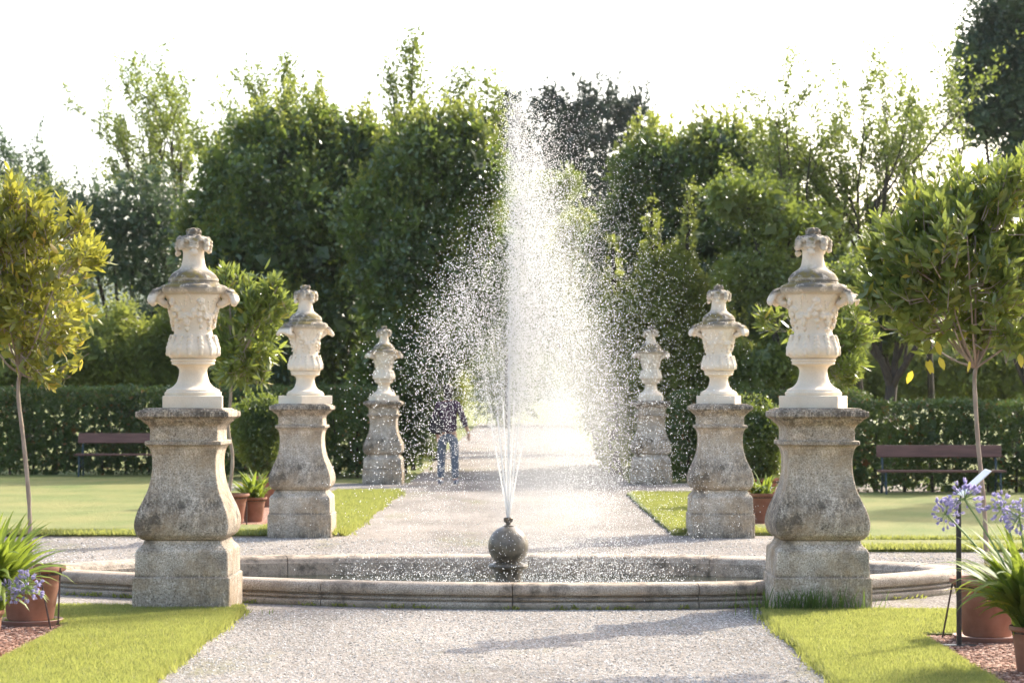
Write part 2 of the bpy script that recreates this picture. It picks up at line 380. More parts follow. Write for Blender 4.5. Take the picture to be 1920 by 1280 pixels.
for nme, p in (('l', rect(-8, -3.03, 3, 15.5)), ('r', rect(2.5, 8, 3, 14.85)), ('bl', rect(-4.3, -3.03, 27.3, 37.2)), ('br', rect(2.6, 4.2, 27.4, 36.3))):
    o = sheet('flower_bed', p, -.05, .018, M['mulch'], 0); tag(o, kind='structure')

# grass blades (stuff)
def blades(name, regions, dens, hgt, seed, mat='grass_blade', wd=.004, edge=None):
    rng = np.random.default_rng(seed); mb = MB()
    for (x0, x1, y0, y1, test) in regions:
        n = int((x1-x0)*(y1-y0)*dens); P = np.stack([rng.uniform(x0, x1, n), rng.uniform(y0, y1, n), np.full(n, LZ-.004)], 1)
        if test: P = P[test(P)]
        n = len(P); D = np.stack([rng.normal(0, .42, n), rng.normal(0, .42, n), np.ones(n)], 1); D = nrm(D)
        L = hgt*rng.uniform(.6, 1.25, n); S = nrm(np.stack([rng.normal(size=n), rng.normal(size=n)*.4, np.zeros(n)], 1))*wd*rng.uniform(.7, 1.3, n)[:, None]
        T = P+D*L[:, None]+np.stack([rng.normal(size=n), rng.normal(size=n), np.zeros(n)], 1)*hgt*.25
        mb.add(np.stack([P-S, P+S, T], 1).reshape(-1, 3), np.arange(n)[:, None]*3+np.array([[0, 1, 2]]))
    if edge:
        for (a, b, dn, sg) in edge:
            a = np.array(a); b = np.array(b); n = int(np.linalg.norm(b-a)*dn); u = rng.random(n); ph = np.sin(u*17+seed)+np.sin(u*5+2)*.8
            q = a+(b-a)*u[:, None]; off = np.abs(rng.normal(size=n))*sg*np.clip(.8+.15*ph, .3, 1.2)*rng.uniform(.2, 1.3, n); nn = np.array([(b-a)[1], -(b-a)[0]])/np.linalg.norm(b-a)
            q = q+nn*(off-.03)[:, None]; P = np.concatenate([q, np.full((n, 1), .002)], 1); D = nrm(np.stack([rng.normal(0, .5, n), rng.normal(0, .5, n), np.ones(n)], 1)); L = (hgt*1.2+.02)*rng.uniform(.5, 1.3, n)
            S = nrm(np.stack([rng.normal(size=n), rng.normal(size=n)*.4, np.zeros(n)], 1))*wd; mb.add(np.stack([P-S, P+S, P+D*L[:, None]], 1).reshape(-1, 3), np.arange(n)[:, None]*3+np.array([[0, 1, 2]]))
    o = mb.build(name, M[mat], smooth=False); return o
o = blades('grass', [(-3.05, -2.04, 12.1, 16.72, None), (-3.9, -3.05, 15.5, 16.75, None)], 15000, .030, 21, edge=[((-2.05, 12), (-2.05, 16.6), 2600, .04), ((-2.1, 16.8), (-4, 16.75), 1800, .03), ((-3.03, 15.4), (-3.03, 12), 1500, .03)])
tag(o, 'bright sunlit mown grass strip with the left front pedestal on its corner', 'grass', kind='stuff')
o = blades('grass', [(1.66, 2.51, 12.1, 16.5, None), (2.5, 3.5, 14.88, 16.4, None)], 15000, .030, 22, edge=[((1.67, 16.2), (1.67, 12), 2600, .04), ((3.6, 16.4), (2.0, 16.6), 1800, .03), ((2.5, 12), (2.5, 14.8), 1500, .03)])
tag(o, 'bright sunlit mown grass strip with the right front pedestal on its corner', 'grass', kind='stuff')
o = blades('grass', [(-6.4, -2.1, 25.3, 25.75, None), (-3.03, -2.05, 25.7, 36.8, None)], 3000, .055, 23, wd=.009, edge=[((-2.05, 25.6), (-2.05, 36.8), 500, .05)])
tag(o, 'grass fringe at the raised edge of the left lawn beyond the basin', 'grass', kind='stuff')
o = blades('grass', [(2.9, 6, 22.95, 23.35, None), (2.9, 6, 24.45, 24.62, None), (1.65, 3.2, 25.7, 26.1, None), (1.62, 2.6, 26, 36, None)], 3000, .055, 24, wd=.009)
tag(o, 'grass fringe at the edge of the right lawn beyond the basin', 'grass', kind='stuff')

# loose stones on the gravel, bark chips on the beds
def pebbles(name, regs, n, rmin, rmax, mat, seed, flat=.6, zb=0., test=None):
    rng = np.random.default_rng(seed); bm = bmesh.new(); bmesh.ops.create_icosphere(bm, subdivisions=1, radius=1)
    B = np.array([v.co[:] for v in bm.verts]); T = np.array([[v.index for v in f.verts] for f in bm.faces]); bm.free(); mb = MB()
    for (x0, x1, y0, y1, fr) in regs:
        k = int(n*fr); P = np.stack([rng.uniform(x0, x1, k), rng.uniform(y0, y1, k), np.full(k, zb)], 1)
        if test: P = P[test(P)]
        k = len(P); S = np.exp(rng.uniform(math.log(rmin), math.log(rmax), (k, 1)))*rng.uniform(.6, 1.3, (k, 3)); S[:, 2] *= flat
        a = rng.uniform(0, 6.28, k); c, s_ = np.cos(a), np.sin(a)
        W = B[None]*S[:, None]*(1+rng.uniform(-.2, .2, (k, 12, 1))); X = W[:, :, 0]*c[:, None]-W[:, :, 1]*s_[:, None]; Yy = W[:, :, 0]*s_[:, None]+W[:, :, 1]*c[:, None]
        V = np.stack([X, Yy, W[:, :, 2]], -1)+P[:, None]
        mb.add(V.reshape(-1, 3), (np.arange(k)[:, None, None]*12+T[None]).reshape(-1, 3))
    return mb.build(name, mat, smooth=False)
o = pebbles('gravel', [(-2.3, 1.9, 11.8, 16.8, 1.)], 34000, .004, .009, M['stonelet'], 31)
tag(o, 'loose pale gravel stones on the path in front of the basin', 'gravel', kind='stuff')
o = pebbles('gravel', [(-5.2, 5.2, 20.4, 25.2, 1.)], 9000, .007, .014, M['stonelet'], 33)
tag(o, 'loose pale gravel stones around the back of the basin', 'gravel', kind='stuff')
o = pebbles('bark_mulch', [(-4.2, -3.0, 12, 15.6, 1.)], 9000, .006, .018, M['chip'], 34, .35, .022); tag(o, 'reddish bark mulch on the left front flower bed', 'mulch', kind='stuff')
o = pebbles('bark_mulch', [(2.48, 3.7, 12, 14.9, 1.)], 9000, .006, .018, M['chip'], 35, .35, .022); tag(o, 'reddish bark mulch on the right front flower bed', 'mulch', kind='stuff')

# ------------------------------------------------------------------ pedestals
def zf(y): return CH-(y-HY)/262.
prof = [(1150, 94), (1084, 94), (1082, 92.5), (1081, 90), (1040, 89), (1036, 89), (1030, 86), (1024, 79), (1019, 76), (1014.5, 75)]
body_low = [(h/262, zf(y)) for y, h in prof]; body_low[0] = (94/262, -.05)
pl = [(h, z) for h, z in body_low if z < zf(1082.5)]+[(92.5/262, zf(1082)), (90/262, zf(1081.2))]
bs = [(90/262-.001, zf(1081.0))]+[(h, z) for h, z in body_low if z > zf(1081.5)]
s1 = spline([(1013.5, 75), (1011, 80), (1004, 87), (994, 90.5), (983, 91.5), (970, 89.5), (955, 84.5), (938, 77), (920, 69.5), (900, 64.5), (880, 62), (860, 62), (846, 64.5), (839, 68), (836, 71)], 5)
die = [(h/262, zf(y)) for y, h in s1]
cor = [(y, h) for y, h in [(835.5, 72), (834, 74.5), (828, 74.5), (826.5, 72), (826, 66), (806, 65.5)]]+[tuple(q) for q in spline([(804, 66), (798, 69), (792, 76), (788, 80), (786, 81)], 3)]+[(785, 85), (783, 88), (781, 90), (773, 90), (771.5, 89), (771, 84), (768.5, 83.5), (768, 78), (766, 77), (765, 70)]
cor = [(h/262, zf(y)) for y, h in cor]
PT = cor[-1][1]
def make_pedestal():
    t = empty('stone_pedestal', (0, 0, 0))
    MB().square(pl, .008).build('plinth', M['ped'], t)
    MB().square(bs, .008).build('base', M['ped'], t)
    MB().square(die, .007).build('shaft', M['ped'], t)
    MB().square(cor, .006).build('cornice', M['ped'], t)
    return t
# ------------------------------------------------------------------ urns
def bake(o):
    bpy.context.view_layer.update(); dg = bpy.context.evaluated_depsgraph_get(); me = bpy.data.meshes.new_from_object(o.evaluated_get(dg))
    o.modifiers.clear(); old = o.data; nm = old.name; o.data = me; bpy.data.meshes.remove(old); me.name = nm
    me.polygons.foreach_set('use_smooth', [True]*len(me.polygons)); return o
def remesh(o, vox, smooth=2):
    m = o.modifiers.new('r', 'REMESH'); m.mode = 'VOXEL'; m.voxel_size = vox
    if smooth: q = o.modifiers.new('s', 'SMOOTH'); q.iterations = smooth; q.factor = .5
    return bake(o)
U = 1/256.           # photo pixels to metres at the front urns
def uz(zy): return (1225-zy)/3.37*U       # zoomed-crop y to height above the pedestal
def make_urn(seed=1):
    rng = np.random.default_rng(seed); t = empty('stone_urn', (0, 0, 0))
    MB().square([(55*U, 0), (55*U, uz(1152)), (53.5*U, uz(1149))], .006).build('plinth', M['urn'], t)
    p = [(52, 1149), (53, 1143), (53, 1128), (50, 1122), (49.5, 1112)]; p = [(r*U, uz(y)) for r, y in p]
    p += [(r*U, uz(y)) for r, y in spline([(47, 1108), (38, 1092), (31, 1065), (27.5, 1030), (26, 1000), (27, 978), (31, 962), (38, 953)], 5)]
    p += [(40*U, uz(951)), (40.5*U, uz(944)), (39.5*U, uz(938)), (42*U, uz(928)), (42*U, uz(920)), (39*U, uz(916))]
    MB().lathe(p, 56).build('foot', M['urn'], t)
    # bowl: gadrooned bulb, waist and flared body with carving
    b = spline([(38, 917), (43, 910), (47.5, 890), (48.5, 862), (46, 830), (42, 800), (38, 775), (35.5, 750), (35, 715), (37, 670), (40, 620), (44, 575), (49, 535), (53, 512)], 6)
    bp = [(r*U, uz(y)) for r, y in b]
    def gad(r, z, a):
        zz = np.clip((uz(790)-z)/(uz(790)-uz(910)), 0, 1); m = np.sin(np.pi*zz)
        return r*(1+.025*m*np.abs(np.sin(a*7)))
    mb = MB().lathe(bp, 112, mod=gad)
    rb = lambda y: float(np.interp(-y, [-q[1] for q in b], [q[0] for q in b]))*U
    # upright acanthus tips around the bulb
    for i in range(14):
        a = i/14*6.2832+.1; yy = 778+rng.uniform(-8, 8)
        for k in range(5):
            y = 880-k*(880-yy)/4; rr = rb(y)+.002+.010*(k == 4)+.006*(k == 3); wv = (.017, .026, .030, .028, .024)[k]
            mb.blob((rr*math.cos(a), rr*math.sin(a), uz(y)), (.010+.004*(k == 4), wv*.8, .024 if k < 4 else .014), rng, .05, 2, Matrix.Rotation(a, 4, 'Z'))
    # hanging garlands of flowers and ribbons, carried between eight points
    for i in range(5):
        a0 = i/5*6.2832; 
        for k in range(22):
            u = k/21; a = a0+u*6.2832/5; y = 565+100*math.sin(math.pi*u)+8*math.sin(9*u*math.pi); rr = rb(y)+.004
            th = .010+.008*abs(math.sin(u*11+i))
            mb.blob((rr*math.cos(a), rr*math.sin(a), uz(y)), (th, th*1.3, th), rng, .18, 2, Matrix.Rotation(a, 4, 'Z'))
        for (u, y, r_) in ((.0, 560, .027), (.02, 600, .022), (-.03, 640, .021), (.03, 680, .017), (.25, 655, .020), (.5, 690, .024), (.55, 645, .018), (.44, 660, .021), (.78, 620, .019), (.5, 730, .016), (.1, 720, .012)):
            a = a0+u*6.2832/5; rr = rb(y)+.010
            for q in range(5):
                an = q/5*6.28+rng.uniform(0, 1); da = math.cos(an)*r_*.62/rr
                mb.blob((rr*math.cos(a+da), rr*math.sin(a+da), uz(y)+math.sin(an)*r_*.62), (r_*.5, r_*.55, r_*.5), rng, .15, 2, Matrix.Rotation(a, 4, 'Z'))
            mb.blob(((rr+.006)*math.cos(a), (rr+.006)*math.sin(a), uz(y)), r_*.45, rng, .1)
        for k in range(16):                      # ribbon scroll in each field
            u = k/15; a = a0+(.3+.4*u)*6.2832/5; y = 560+45*math.sin(2*math.pi*u); rr = rb(y)+.002
            mb.blob((rr*math.cos(a), rr*math.sin(a), uz(y)), .008, rng, .1, 1)
    o = mb.build('bowl', M['urn'], t); remesh(o, .0042, 0)
    # rim: drooping scalloped lip
    p = [(53, 514), (57, 508), (60, 500), (62, 488), (62.5, 470), (60, 458), (55, 450), (50, 446)]
    mb = MB().lathe([(r*U, uz(y)) for r, y in p], 64, mod=lambda r, z, a: r*(1+.018*np.sin(a*16)+.01*np.sin(a*5+1)))
    o = mb.build('rim', M['urn'], t)
    # two big scallop shells drooping over the lip
    for sgn in (1, -1):
        mb = MB(); R0 = Matrix.Rotation(0 if sgn > 0 else math.pi, 4, 'Z')
        for k in range(9):                       # ribs of the shell fanning out and down from the lip
            f = (k-4)/4
            for q in range(8):
                u = q/7; rr = (47+33*math.sin(u*1.5)*(1-.13*f*f))*U; z = uz(470)-.012*abs(f)-(.085*u**1.9)*(1+.15*f*f)
                mb.blob(R0 @ Vector((rr, f*(.035+.075*u), z+.004*math.sin(q*2.))), (.026, .0105+.005*u, .020+.006*u), rng, .05)
        for q in range(12):                      # solid scrolls between shell and body
            u = q/11; mb.blob(R0 @ Vector(((50+14*math.sin(u*3.1))*U, (-1)**q*.028, uz(500+u*75))), (.035, .034, .026), rng, .12)
        for q in range(9):                       # drop of leaves hanging on the body
            y = 575+q*17; mb.blob(R0 @ Vector((rb(y)+.010, .022*math.sin(q*2.2), uz(y))), (.018, .026-.0012*q, .020), rng, .2)
        o = mb.build('shell_handle', M['urn'], t); remesh(o, .005, 2)
    p = [(50, 450), (48.5, 446), (48, 438), (46, 432), (47, 426), (46.5, 412)]
    p = [(r*U, uz(y)) for r, y in p]+[(r*U, uz(y)) for r, y in spline([(45, 404), (41, 385), (35, 368), (28, 352), (23.5, 335), (21, 305), (19.8, 270), (20, 240), (22.5, 222), (23, 218)], 4)]
    MB().lathe(p, 56).build('lid', M['urn'], t)
    mb = MB(); mb.lathe([(21*U, uz(232)), (25*U, uz(205)), (27*U, uz(170)), (20*U, uz(140)), (6*U, uz(130))], 20)
    for i in range(7):
        a = i/7*6.2832+.25; 
        for q in range(6):
            u = q/5; rr = (17+14*math.sin(u*2.0))*U; z = uz(168)+.018*math.sin(u*2.4)-.085*u**2*(1+.25*math.sin(i*2.7))
            mb.blob((rr*math.cos(a), rr*math.sin(a), z), (.022, .034, .024), rng, .22, 2, Matrix.Rotation(a, 4, 'Z'))
        mb.blob((26*U*math.cos(a+.4), 26*U*math.sin(a+.4), uz(165)), .028, rng, .25)
    for q in range(9):
        an = q*2.4; mb.blob((9*U*math.cos(an)*(q > 0), 9*U*math.sin(an)*(q > 0), uz(112)-.006*(q > 0)+.008*rng.random()), .024, rng, .2)
    mb.blob((0, 0, uz(118)), (.046, .046, .036), rng, .1)
    o = mb.build('flower_finial', M['urn'], t); remesh(o, .0055, 1)
    return t
ped0 = make_pedestal(); urn0 = make_urn()
PW = 94/262
spots = [(-2.478, 16.5, 'left', 'nearest', 0, 1, .12), (2.110, 16.5, 'right', 'nearest', 0, 1, -.30), (-2.50, 25.25, 'left', 'middle', 0, 1, .75), (2.135, 25.25, 'right', 'middle', 0, 1, -.25), (-2.54, 40.4, 'left', 'farthest', 0, 1, .35), (2.18, 40.4, 'right', 'farthest', 0, 1, -.1)]
ptxt = {('left', 'nearest'): 'weathered granite pedestal with streaked bulge on the corner of the left grass strip, nearest',
        ('right', 'nearest'): 'weathered granite pedestal with a tuft of long grass at its foot',
        ('left', 'middle'): 'granite pedestal beside the terracotta pots, second in the left row',
        ('right', 'middle'): 'granite pedestal just right of the spray, second in the right row',
        ('left', 'farthest'): 'shaded granite pedestal behind scattered drops, left of the standing person',
        ('right', 'farthest'): 'hazy granite pedestal seen through the spray, last in the right row'}
utxt = {('left', 'nearest'): 'carved cream urn with mossy lid and shell handles, largest on the left',
        ('right', 'nearest'): 'carved cream stone urn with lichen on its lid and flower finial, largest on the right',
        ('left', 'middle'): 'carved cream stone urn beside the long-leaved standard tree, second in the left row',
        ('right', 'middle'): 'carved cream stone urn just right of the spray, second in the right row',
        ('left', 'farthest'): 'small shaded stone urn against the dark hedge trees, last in the left row',
        ('right', 'farthest'): 'small pale stone urn seen through drops of spray, last in the right row'}
for i, (x, y, sd_, dp, a, b, rz) in enumerate(spots):
    p = ped0 if i == 0 else copy_tree(ped0); u = urn0 if i == 0 else copy_tree(urn0)
    p.location = (x, y+PW, 0); p.scale = (.975, .975, 1); p.rotation_euler = (0, 0, (-.01, .012, .0, .015, -.02, .01)[i]); u.location = (x+(.03, -.02, .03, -.01, 0, 0)[i], y+PW, PT+.001); u.rotation_euler = (0, 0, rz)
    tag(p, ptxt[(sd_, dp)], 'pedestal', 'stone pedestals in two rows along the gravel path'); tag(u, utxt[(sd_, dp)], 'urn', 'carved stone urns on the pedestals')

# ------------------------------------------------------------------ basin, water, fountain
plan = spline([(-.11, 16.86), (.9, 16.88), (1.74, 17.08), (2.65, 17.58), (3.28, 18.12), (3.50, 18.6), (3.32, 19.05), (2.85, 19.42), (2.2, 19.8), (1.3, 20.1), (0, 20.22), (-1.5, 20.16), (-2.5, 19.95), (-3.3, 19.55), (-3.82, 19.05), (-3.98, 18.6), (-3.72, 18.18), (-3.1, 17.82), (-2.18, 17.4), (-1.2, 17.03)], 12, closed=True)
d = np.roll(plan, -1, 0)-np.roll(plan, 1, 0); T2 = d/np.linalg.norm(d, axis=1, keepdims=True); N2 = np.stack([-T2[:, 1], T2[:, 0]], 1)   # inward
bprof = [(.0, -.05), (.0, .036), (.008, .045), (.050, .047), (.052, .056), (.026, .060), (.022, .070), (.030, .078), (.056, .080), (.058, .090), (.030, .094), (.010, .100), (.000, .116), (-.004, .134), (.002, .154), (.016, .170), (.040, .180), (.10, .184), (.20, .180), (.262, .168), (.282, .150), (.286, .135), (.30, .125), (.305, .10), (.31, -.06)]
fb = empty('fountain_basin', (-.2, 18.5, 0), 0, 'low round-ended stone basin with moulded rim around the fountain', 'fountain basin')
NP = len(plan); cuts = [0, 17, 35, 52, 70, 88, 104, 121, 139, 156, 173, 191, 207, 224]
rngb = np.random.default_rng(4)
for ci in range(len(cuts)):
    i0 = cuts[ci]; i1 = cuts[(ci+1) % len(cuts)]; i1 = i1 if i1 > i0 else i1+NP
    idx = np.arange(i0, i1+1) % NP; Pp = plan[idx].copy(); Nn = N2[idx]
    Pp[0] += T2[idx[0]]*.0035; Pp[-1] -= T2[idx[-1]]*.0035
    dz = rngb.uniform(-.002, .002)
    V = np.array([[(p[0]+n[0]*o_+.2, p[1]+n[1]*o_-18.5, z+(dz if z > 0 else 0)) for (o_, z) in bprof] for p, n in zip(Pp, Nn)]); k = len(bprof)
    i = np.arange(len(Pp)-1)[:, None]*k; j = np.arange(k-1)[None]
    f = np.stack([i+j, i+k+j, i+k+j+1, i+j+1], -1).reshape(-1, 4)
    MB().add(V.reshape(-1, 3), f, np.arange(k)[None], (np.arange(k)+(len(Pp)-1)*k)[::-1][None]).build('coping_stone', M['basin'], fb, True, 40)
inner = plan+N2*.30
o = sheet('water', [tuple(p) for p in inner], -.09, .02, M['water']); tag(o, kind='structure')
fx, fy = PX(953, 18.6), 18.6
ft = empty('fountain_ball', (fx, fy, 0), 0, 'dark wet stone ball on a moulded foot in the middle of the basin', 'fountain')
sph = [(.162*math.sin(a), .35-.162*math.cos(a)) for a in np.linspace(.35, math.pi-.28, 22)]
MB().lathe(sph, 48).build('ball', M['ball'], ft)
MB().lathe([(.15, -.05), (.15, .03), (.11, .05), (.10, .10), (.12, .15), (.155, .17), (.162, .19), (.155, .205), (.10, .215), (.07, .222)], 40).build('foot', M['ball'], ft)
MB().lathe([(.045, .498), (.045, .512), (.022, .52), (.020, .534), (.03, .538), (.037, .548), (.038, .572), (.033, .578), (.018, .580), (.016, .574)], 24).build('nozzle', M['bronze'], ft)

# jets and drops follow ballistic paths from the nozzle
NZ = .575; G = 9.81
jets = [(.05, 0., 8.0, 1.), (-.62, -.3, 5.9, .8), (-.30, .4, 6.6, .7), (.66, -.3, 6.0, .8), (.33, .4, 6.7, .7), (-1.0, .3, 5.5, .6), (1.05, .3, 5.6, .6)]
DR = .5
jl = ['tall central jet of water rising straight from the nozzle', 'jet fanning out to the left of the central jet', 'inner jet just left of the central jet', 'jet fanning out to the right of the central jet',
      'inner jet just right of the central jet', 'outermost jet on the left of the fan', 'outermost jet on the right of the fan']
for (vx, vy, vz, tk), lb in zip(jets, jl):
    T = .20 if vz > 7 else .16
    ts = np.linspace(0, T, 26); rg = np.random.default_rng(int(vz*10)); dts = DR*(1-np.exp(-ts/DR)); pts = np.stack([fx+vx*.004+vx*dts, fy+vy*.004+vy*dts, NZ+vz*ts-.5*G*ts**2], 1)
    rad = (.0125*tk+.004*np.sin(ts*190)*rg.uniform(.3, 1, 26)**2*.5)*(1-.45*ts/T)
    o = MB().tube(pts, rad, 7).build('water_jet', M['drops']); tag(o, lb, 'water jet', 'jets of water rising from the fountain nozzle')
def drops():
    rng = np.random.default_rng(11); P = []; S = []
    def emit(n, vx, vy, vz, sv, sl, tmax, drift, rmin, rmax, t0=.05, pw=1.):
        v = vz*(1+rng.normal(0, sv, n)); t = t0+(tmax-t0)*rng.random(n)**pw
        sp = sl*(1+1.3*np.minimum(t, 1.2)); lx = vx+rng.normal(0, 1, n)*sp; ly = vy+rng.normal(0, 1, n)*sp
        r = np.exp(rng.uniform(math.log(rmin), math.log(rmax), n)); k = (rmax/r)
        dx = drift*t*t*k*.45
        z = NZ+v*t-.5*G*t*t; dt = DR*(1-np.exp(-t/DR)); X = fx+lx*dt+dx; Y = fy+ly*dt
        ok = (z > .03) & (v > 0); P.append(np.stack([X, Y, z], 1)[ok]); S.append(r[ok])
    # central plume: dense core and widening fall
    emit(3000, .06, 0, 8.05, .015, .06, .9, .08, .0018, .0045, .06)
    emit(7000, .14, 0, 7.7, .04, .09, 1.2, .12, .0018, .0045, .15)
    emit(20000, .26, 0, 7.25, .06, .12, 1.6, .28, .0018, .0040, .2)
    emit(36000, .48, 0, 6.5, .11, .24, 1.5, .40, .0016, .0036, .15)
    emit(34000, .75, 0, 6.0, .15, .48, 1.4, .48, .0016, .0034, .15)
    emit(5000, -.25, 0, 5.6, .12, .4, 1.2, .1, .0018, .0036, .2)
    # fans of heavier drops
    for (vx, vz, n) in ((-1.7, 5.5, 3000), (-1.15, 5.9, 4200), (-.55, 6.5, 2600), (.55, 6.6, 3200), (1.15, 6.0, 3800), (1.7, 5.6, 2800)):
        emit(n, vx, rng.uniform(-.5, .5), vz, .05, .13, 1.25, .05, .0020, .0046, .08, .75)
    for vx in (-.62, -.30, .33, .66, -1., 1.05, .05): emit(600, vx, 0, 6.1, .05, .045, .34, .0, .0018, .004, .05)
    for vx in (-2.4, 2.4): emit(700, vx, 0, 5.2, .06, .25, 1.2, .0, .0025, .005, .5, .8)
    # drops splashing back up from the water
    n = 2600; a = rng.uniform(0, 6.28, n); rr = 1.25*np.sqrt(rng.random(n)); P.append(np.stack([fx+rr*np.cos(a)*1.15, fy+rr*np.sin(a), .03+rng.exponential(.09, n)], 1)); S.append(np.exp(rng.uniform(math.log(.002), math.log(.005), n)))
    P = np.concatenate(P); S = np.concatenate(S); n = len(P)
    B = np.array([(1, 0, 0), (-1, 0, 0), (0, 1, 0), (0, -1, 0), (0, 0, 1.25), (0, 0, -1.25)]); T = np.array([[0, 2, 4], [2, 1, 4], [1, 3, 4], [3, 0, 4], [2, 0, 5], [1, 2, 5], [3, 1, 5], [0, 3, 5]])
    V = B[None]*S[:, None, None]+P[:, None]
    return MB().add(V.reshape(-1, 3), (np.arange(n)[:, None, None]*6+T[None]).reshape(-1, 3)).build('water_spray', M['drops'], None, True, None)
o = drops(); tag(o, 'sunlit cloud of falling drops around the fountain jets', 'water spray', kind='stuff')

# fine mist hanging round the jets
def mist(name, c, r, dens, label):
    mb = MB().blob((0, 0, 0), r, None, 0, 4); t = NT(name); t.t.nodes.remove(t.b)
    v = t.n('ShaderNodeVolumePrincipled'); v.inputs['Color'].default_value = (.98, .98, .98, 1); v.inputs['Anisotropy'].default_value = .35
    g = t.n('ShaderNodeTexGradient'); g.gradient_type = 'SPHERICAL'; t.l(t.coord((1/r[0], 1/r[1], 1/r[2])), g.inputs[0])
    n = t.ramp(t.noise(2.2, 3, .6, (1, 1, .6)), [(.35, .35), (.65, 1.3)])
    t.l(t.math('MULTIPLY', t.math('MULTIPLY', g.outputs['Fac'], n), dens), v.inputs['Density']); t.l(v.outputs[0], t.out.inputs['Volume'])
    o = mb.build(name, t.m); o.location = c; tag(o, label, 'mist', kind='stuff')
mist('mist', (fx+.34, fy, 1.25), (.72, .7, 1.2), .9, 'soft veil of fine mist drifting right of the fountain jets')
# ------------------------------------------------------------------ plants
def grow(mb, p, d, L, r, depth, rng, tips, up=.15, wob=.25, kids=(3, 4), seg=5, ratio=.62, spreadk=.8):
    pts = [np.array(p, float)]; dd = np.array(d, float); n = seg
    for i in range(n):
        dd = nrm(dd+rng.normal(size=3)*wob/n*2+np.array([0, 0, up/n])); pts.append(pts[-1]+dd*L/n)
    pts = np.array(pts); rr = r*np.linspace(1, .45 if depth > 0 else .2, n+1)
    mb.tube(pts, rr, 6 if depth > 1 else 4, False)
    if depth == 0: tips.append(pts); return
    if depth == 1: tips.append(pts[n//2:])
    k = rng.integers(kids[0], kids[1]+1)
    for i in range(k):
        t = .35+.65*(i+rng.random()*.6)/k; q = min(int(t*n), n-1); a = rng.normal(size=3); a = nrm(a-dd*np.dot(a, dd)); ang = rng.uniform(.35, .95)*spreadk
        nd = nrm(dd*math.cos(ang)+a*math.sin(ang)+np.array([0, 0, .12]))
        grow(mb, pts[q]+(pts[q+1]-pts[q])*(t*n-q), nd, L*ratio*rng.uniform(.8, 1.2), rr[q]*.6, depth-1, rng, tips, up, wob, kids, seg, ratio, spreadk)
def twig_leaves(fol, tips, rng, per, L, W, spread=.04, fine=False, out=.6):
    Ps = []; Ds = []
    for pts in tips:
        n = per; t = rng.random(n)*(len(pts)-1); i = np.minimum(t.astype(int), len(pts)-2); f = (t-i)[:, None]
        p = pts[i]*(1-f)+pts[i+1]*f; d = nrm(pts[i+1]-pts[i]); Ps.append(p+rng.normal(size=(n, 3))*spread); Ds.append(nrm(d*out+rng.normal(size=(n, 3))*.7))
    P = np.concatenate(Ps); D = np.concatenate(Ds); n = len(P)
    fol.leaves(P, D, L*rng.uniform(.6, 1.25, n), W*rng.uniform(.7, 1.2, n), rng, fine)
def airy_tree(x, ybase_top, Y, hpx_top, wpx, seed, leafmat, label, name='deciduous_tree', group=None, per=26, trunk_h=.35, L=.10, bark='bark_dark', depth=3, lean=0, r=.11, kids=(3, 5)):
    rng = np.random.default_rng(seed); X = PX(x, Y); H = PZ(hpx_top, Y); Wd = wpx*Y/F
    t = empty(name, (X, Y, 0), 0, label, 'tree', group); tr = MB(); tips = []
    th = H*trunk_h; pts = np.array([(lean*u*th, 0, -.1+u*(th+.1)) for u in np.linspace(0, 1, 5)])+rng.normal(size=(5, 3))*.03; tr.tube(pts, np.linspace(r, r*.75, 5), 8)
    nl = 6
    for i in range(nl):
        a = i/nl*6.283+rng.uniform(-.4, .4); tilt = rng.uniform(.25, .75) if i else .05
        d = np.array([math.cos(a)*math.sin(tilt)*Wd/H*2.0, math.sin(a)*math.sin(tilt), math.cos(tilt)])
        grow(tr, pts[-1]-np.array([0, 0, rng.uniform(0, .2)*th]), nrm(d), (H-th)*(.52 if depth == 3 else .6)*rng.uniform(.85, 1.1), r*.5, depth, rng, tips, up=.35, kids=kids, ratio=.55)
    zm = np.percentile(np.concatenate(tips)[:, 2], 99.7); kz = (H*.985-th)/(zm-th); f_ = lambda P: np.stack([P[:, 0]*(1+.5*(kz-1)*(P[:, 2] > th)), P[:, 1], np.where(P[:, 2] > th, th+(P[:, 2]-th)*kz, P[:, 2])], 1)
    tr.V = [f_(v) for v in tr.V]; tips = [f_(v) for v in tips]
    tr.build('trunk', M[bark], t); fol = MB(); twig_leaves(fol, tips, rng, per, L, L*.55, .05)
    fol.build('crown', M[leafmat], t, False); return t
def lobes_px(lst, Y):
    out = []
    for q in lst:
        x, y, rx, rz = q[:4]; dy = q[4] if len(q) > 4 else 0; ry = q[5] if len(q) > 5 else rx
        out.append((PX(x, Y), Y+dy, PZ(y, Y), rx*Y/F, ry*Y/F, rz*Y/F))
    return out
def sublobes(lobes, rng):
    out = []
    for l in lobes:
        c = np.array(l[:3]); r = np.array(l[3:]); m = r.mean()
        if m < .5: out.append(l); continue
        out.append((*c, *(r*.80)))
        for i in range(int(16 if m > .9 else 10)):
            u = nrm(rng.normal(size=3)+np.array([0, -.15, .1])); f = rng.uniform(.24, .42); out.append((*(c+u*r*rng.uniform(.68, .86)), *(np.full(3, m)*f*rng.uniform(.8, 1.25, 3))))
    return out
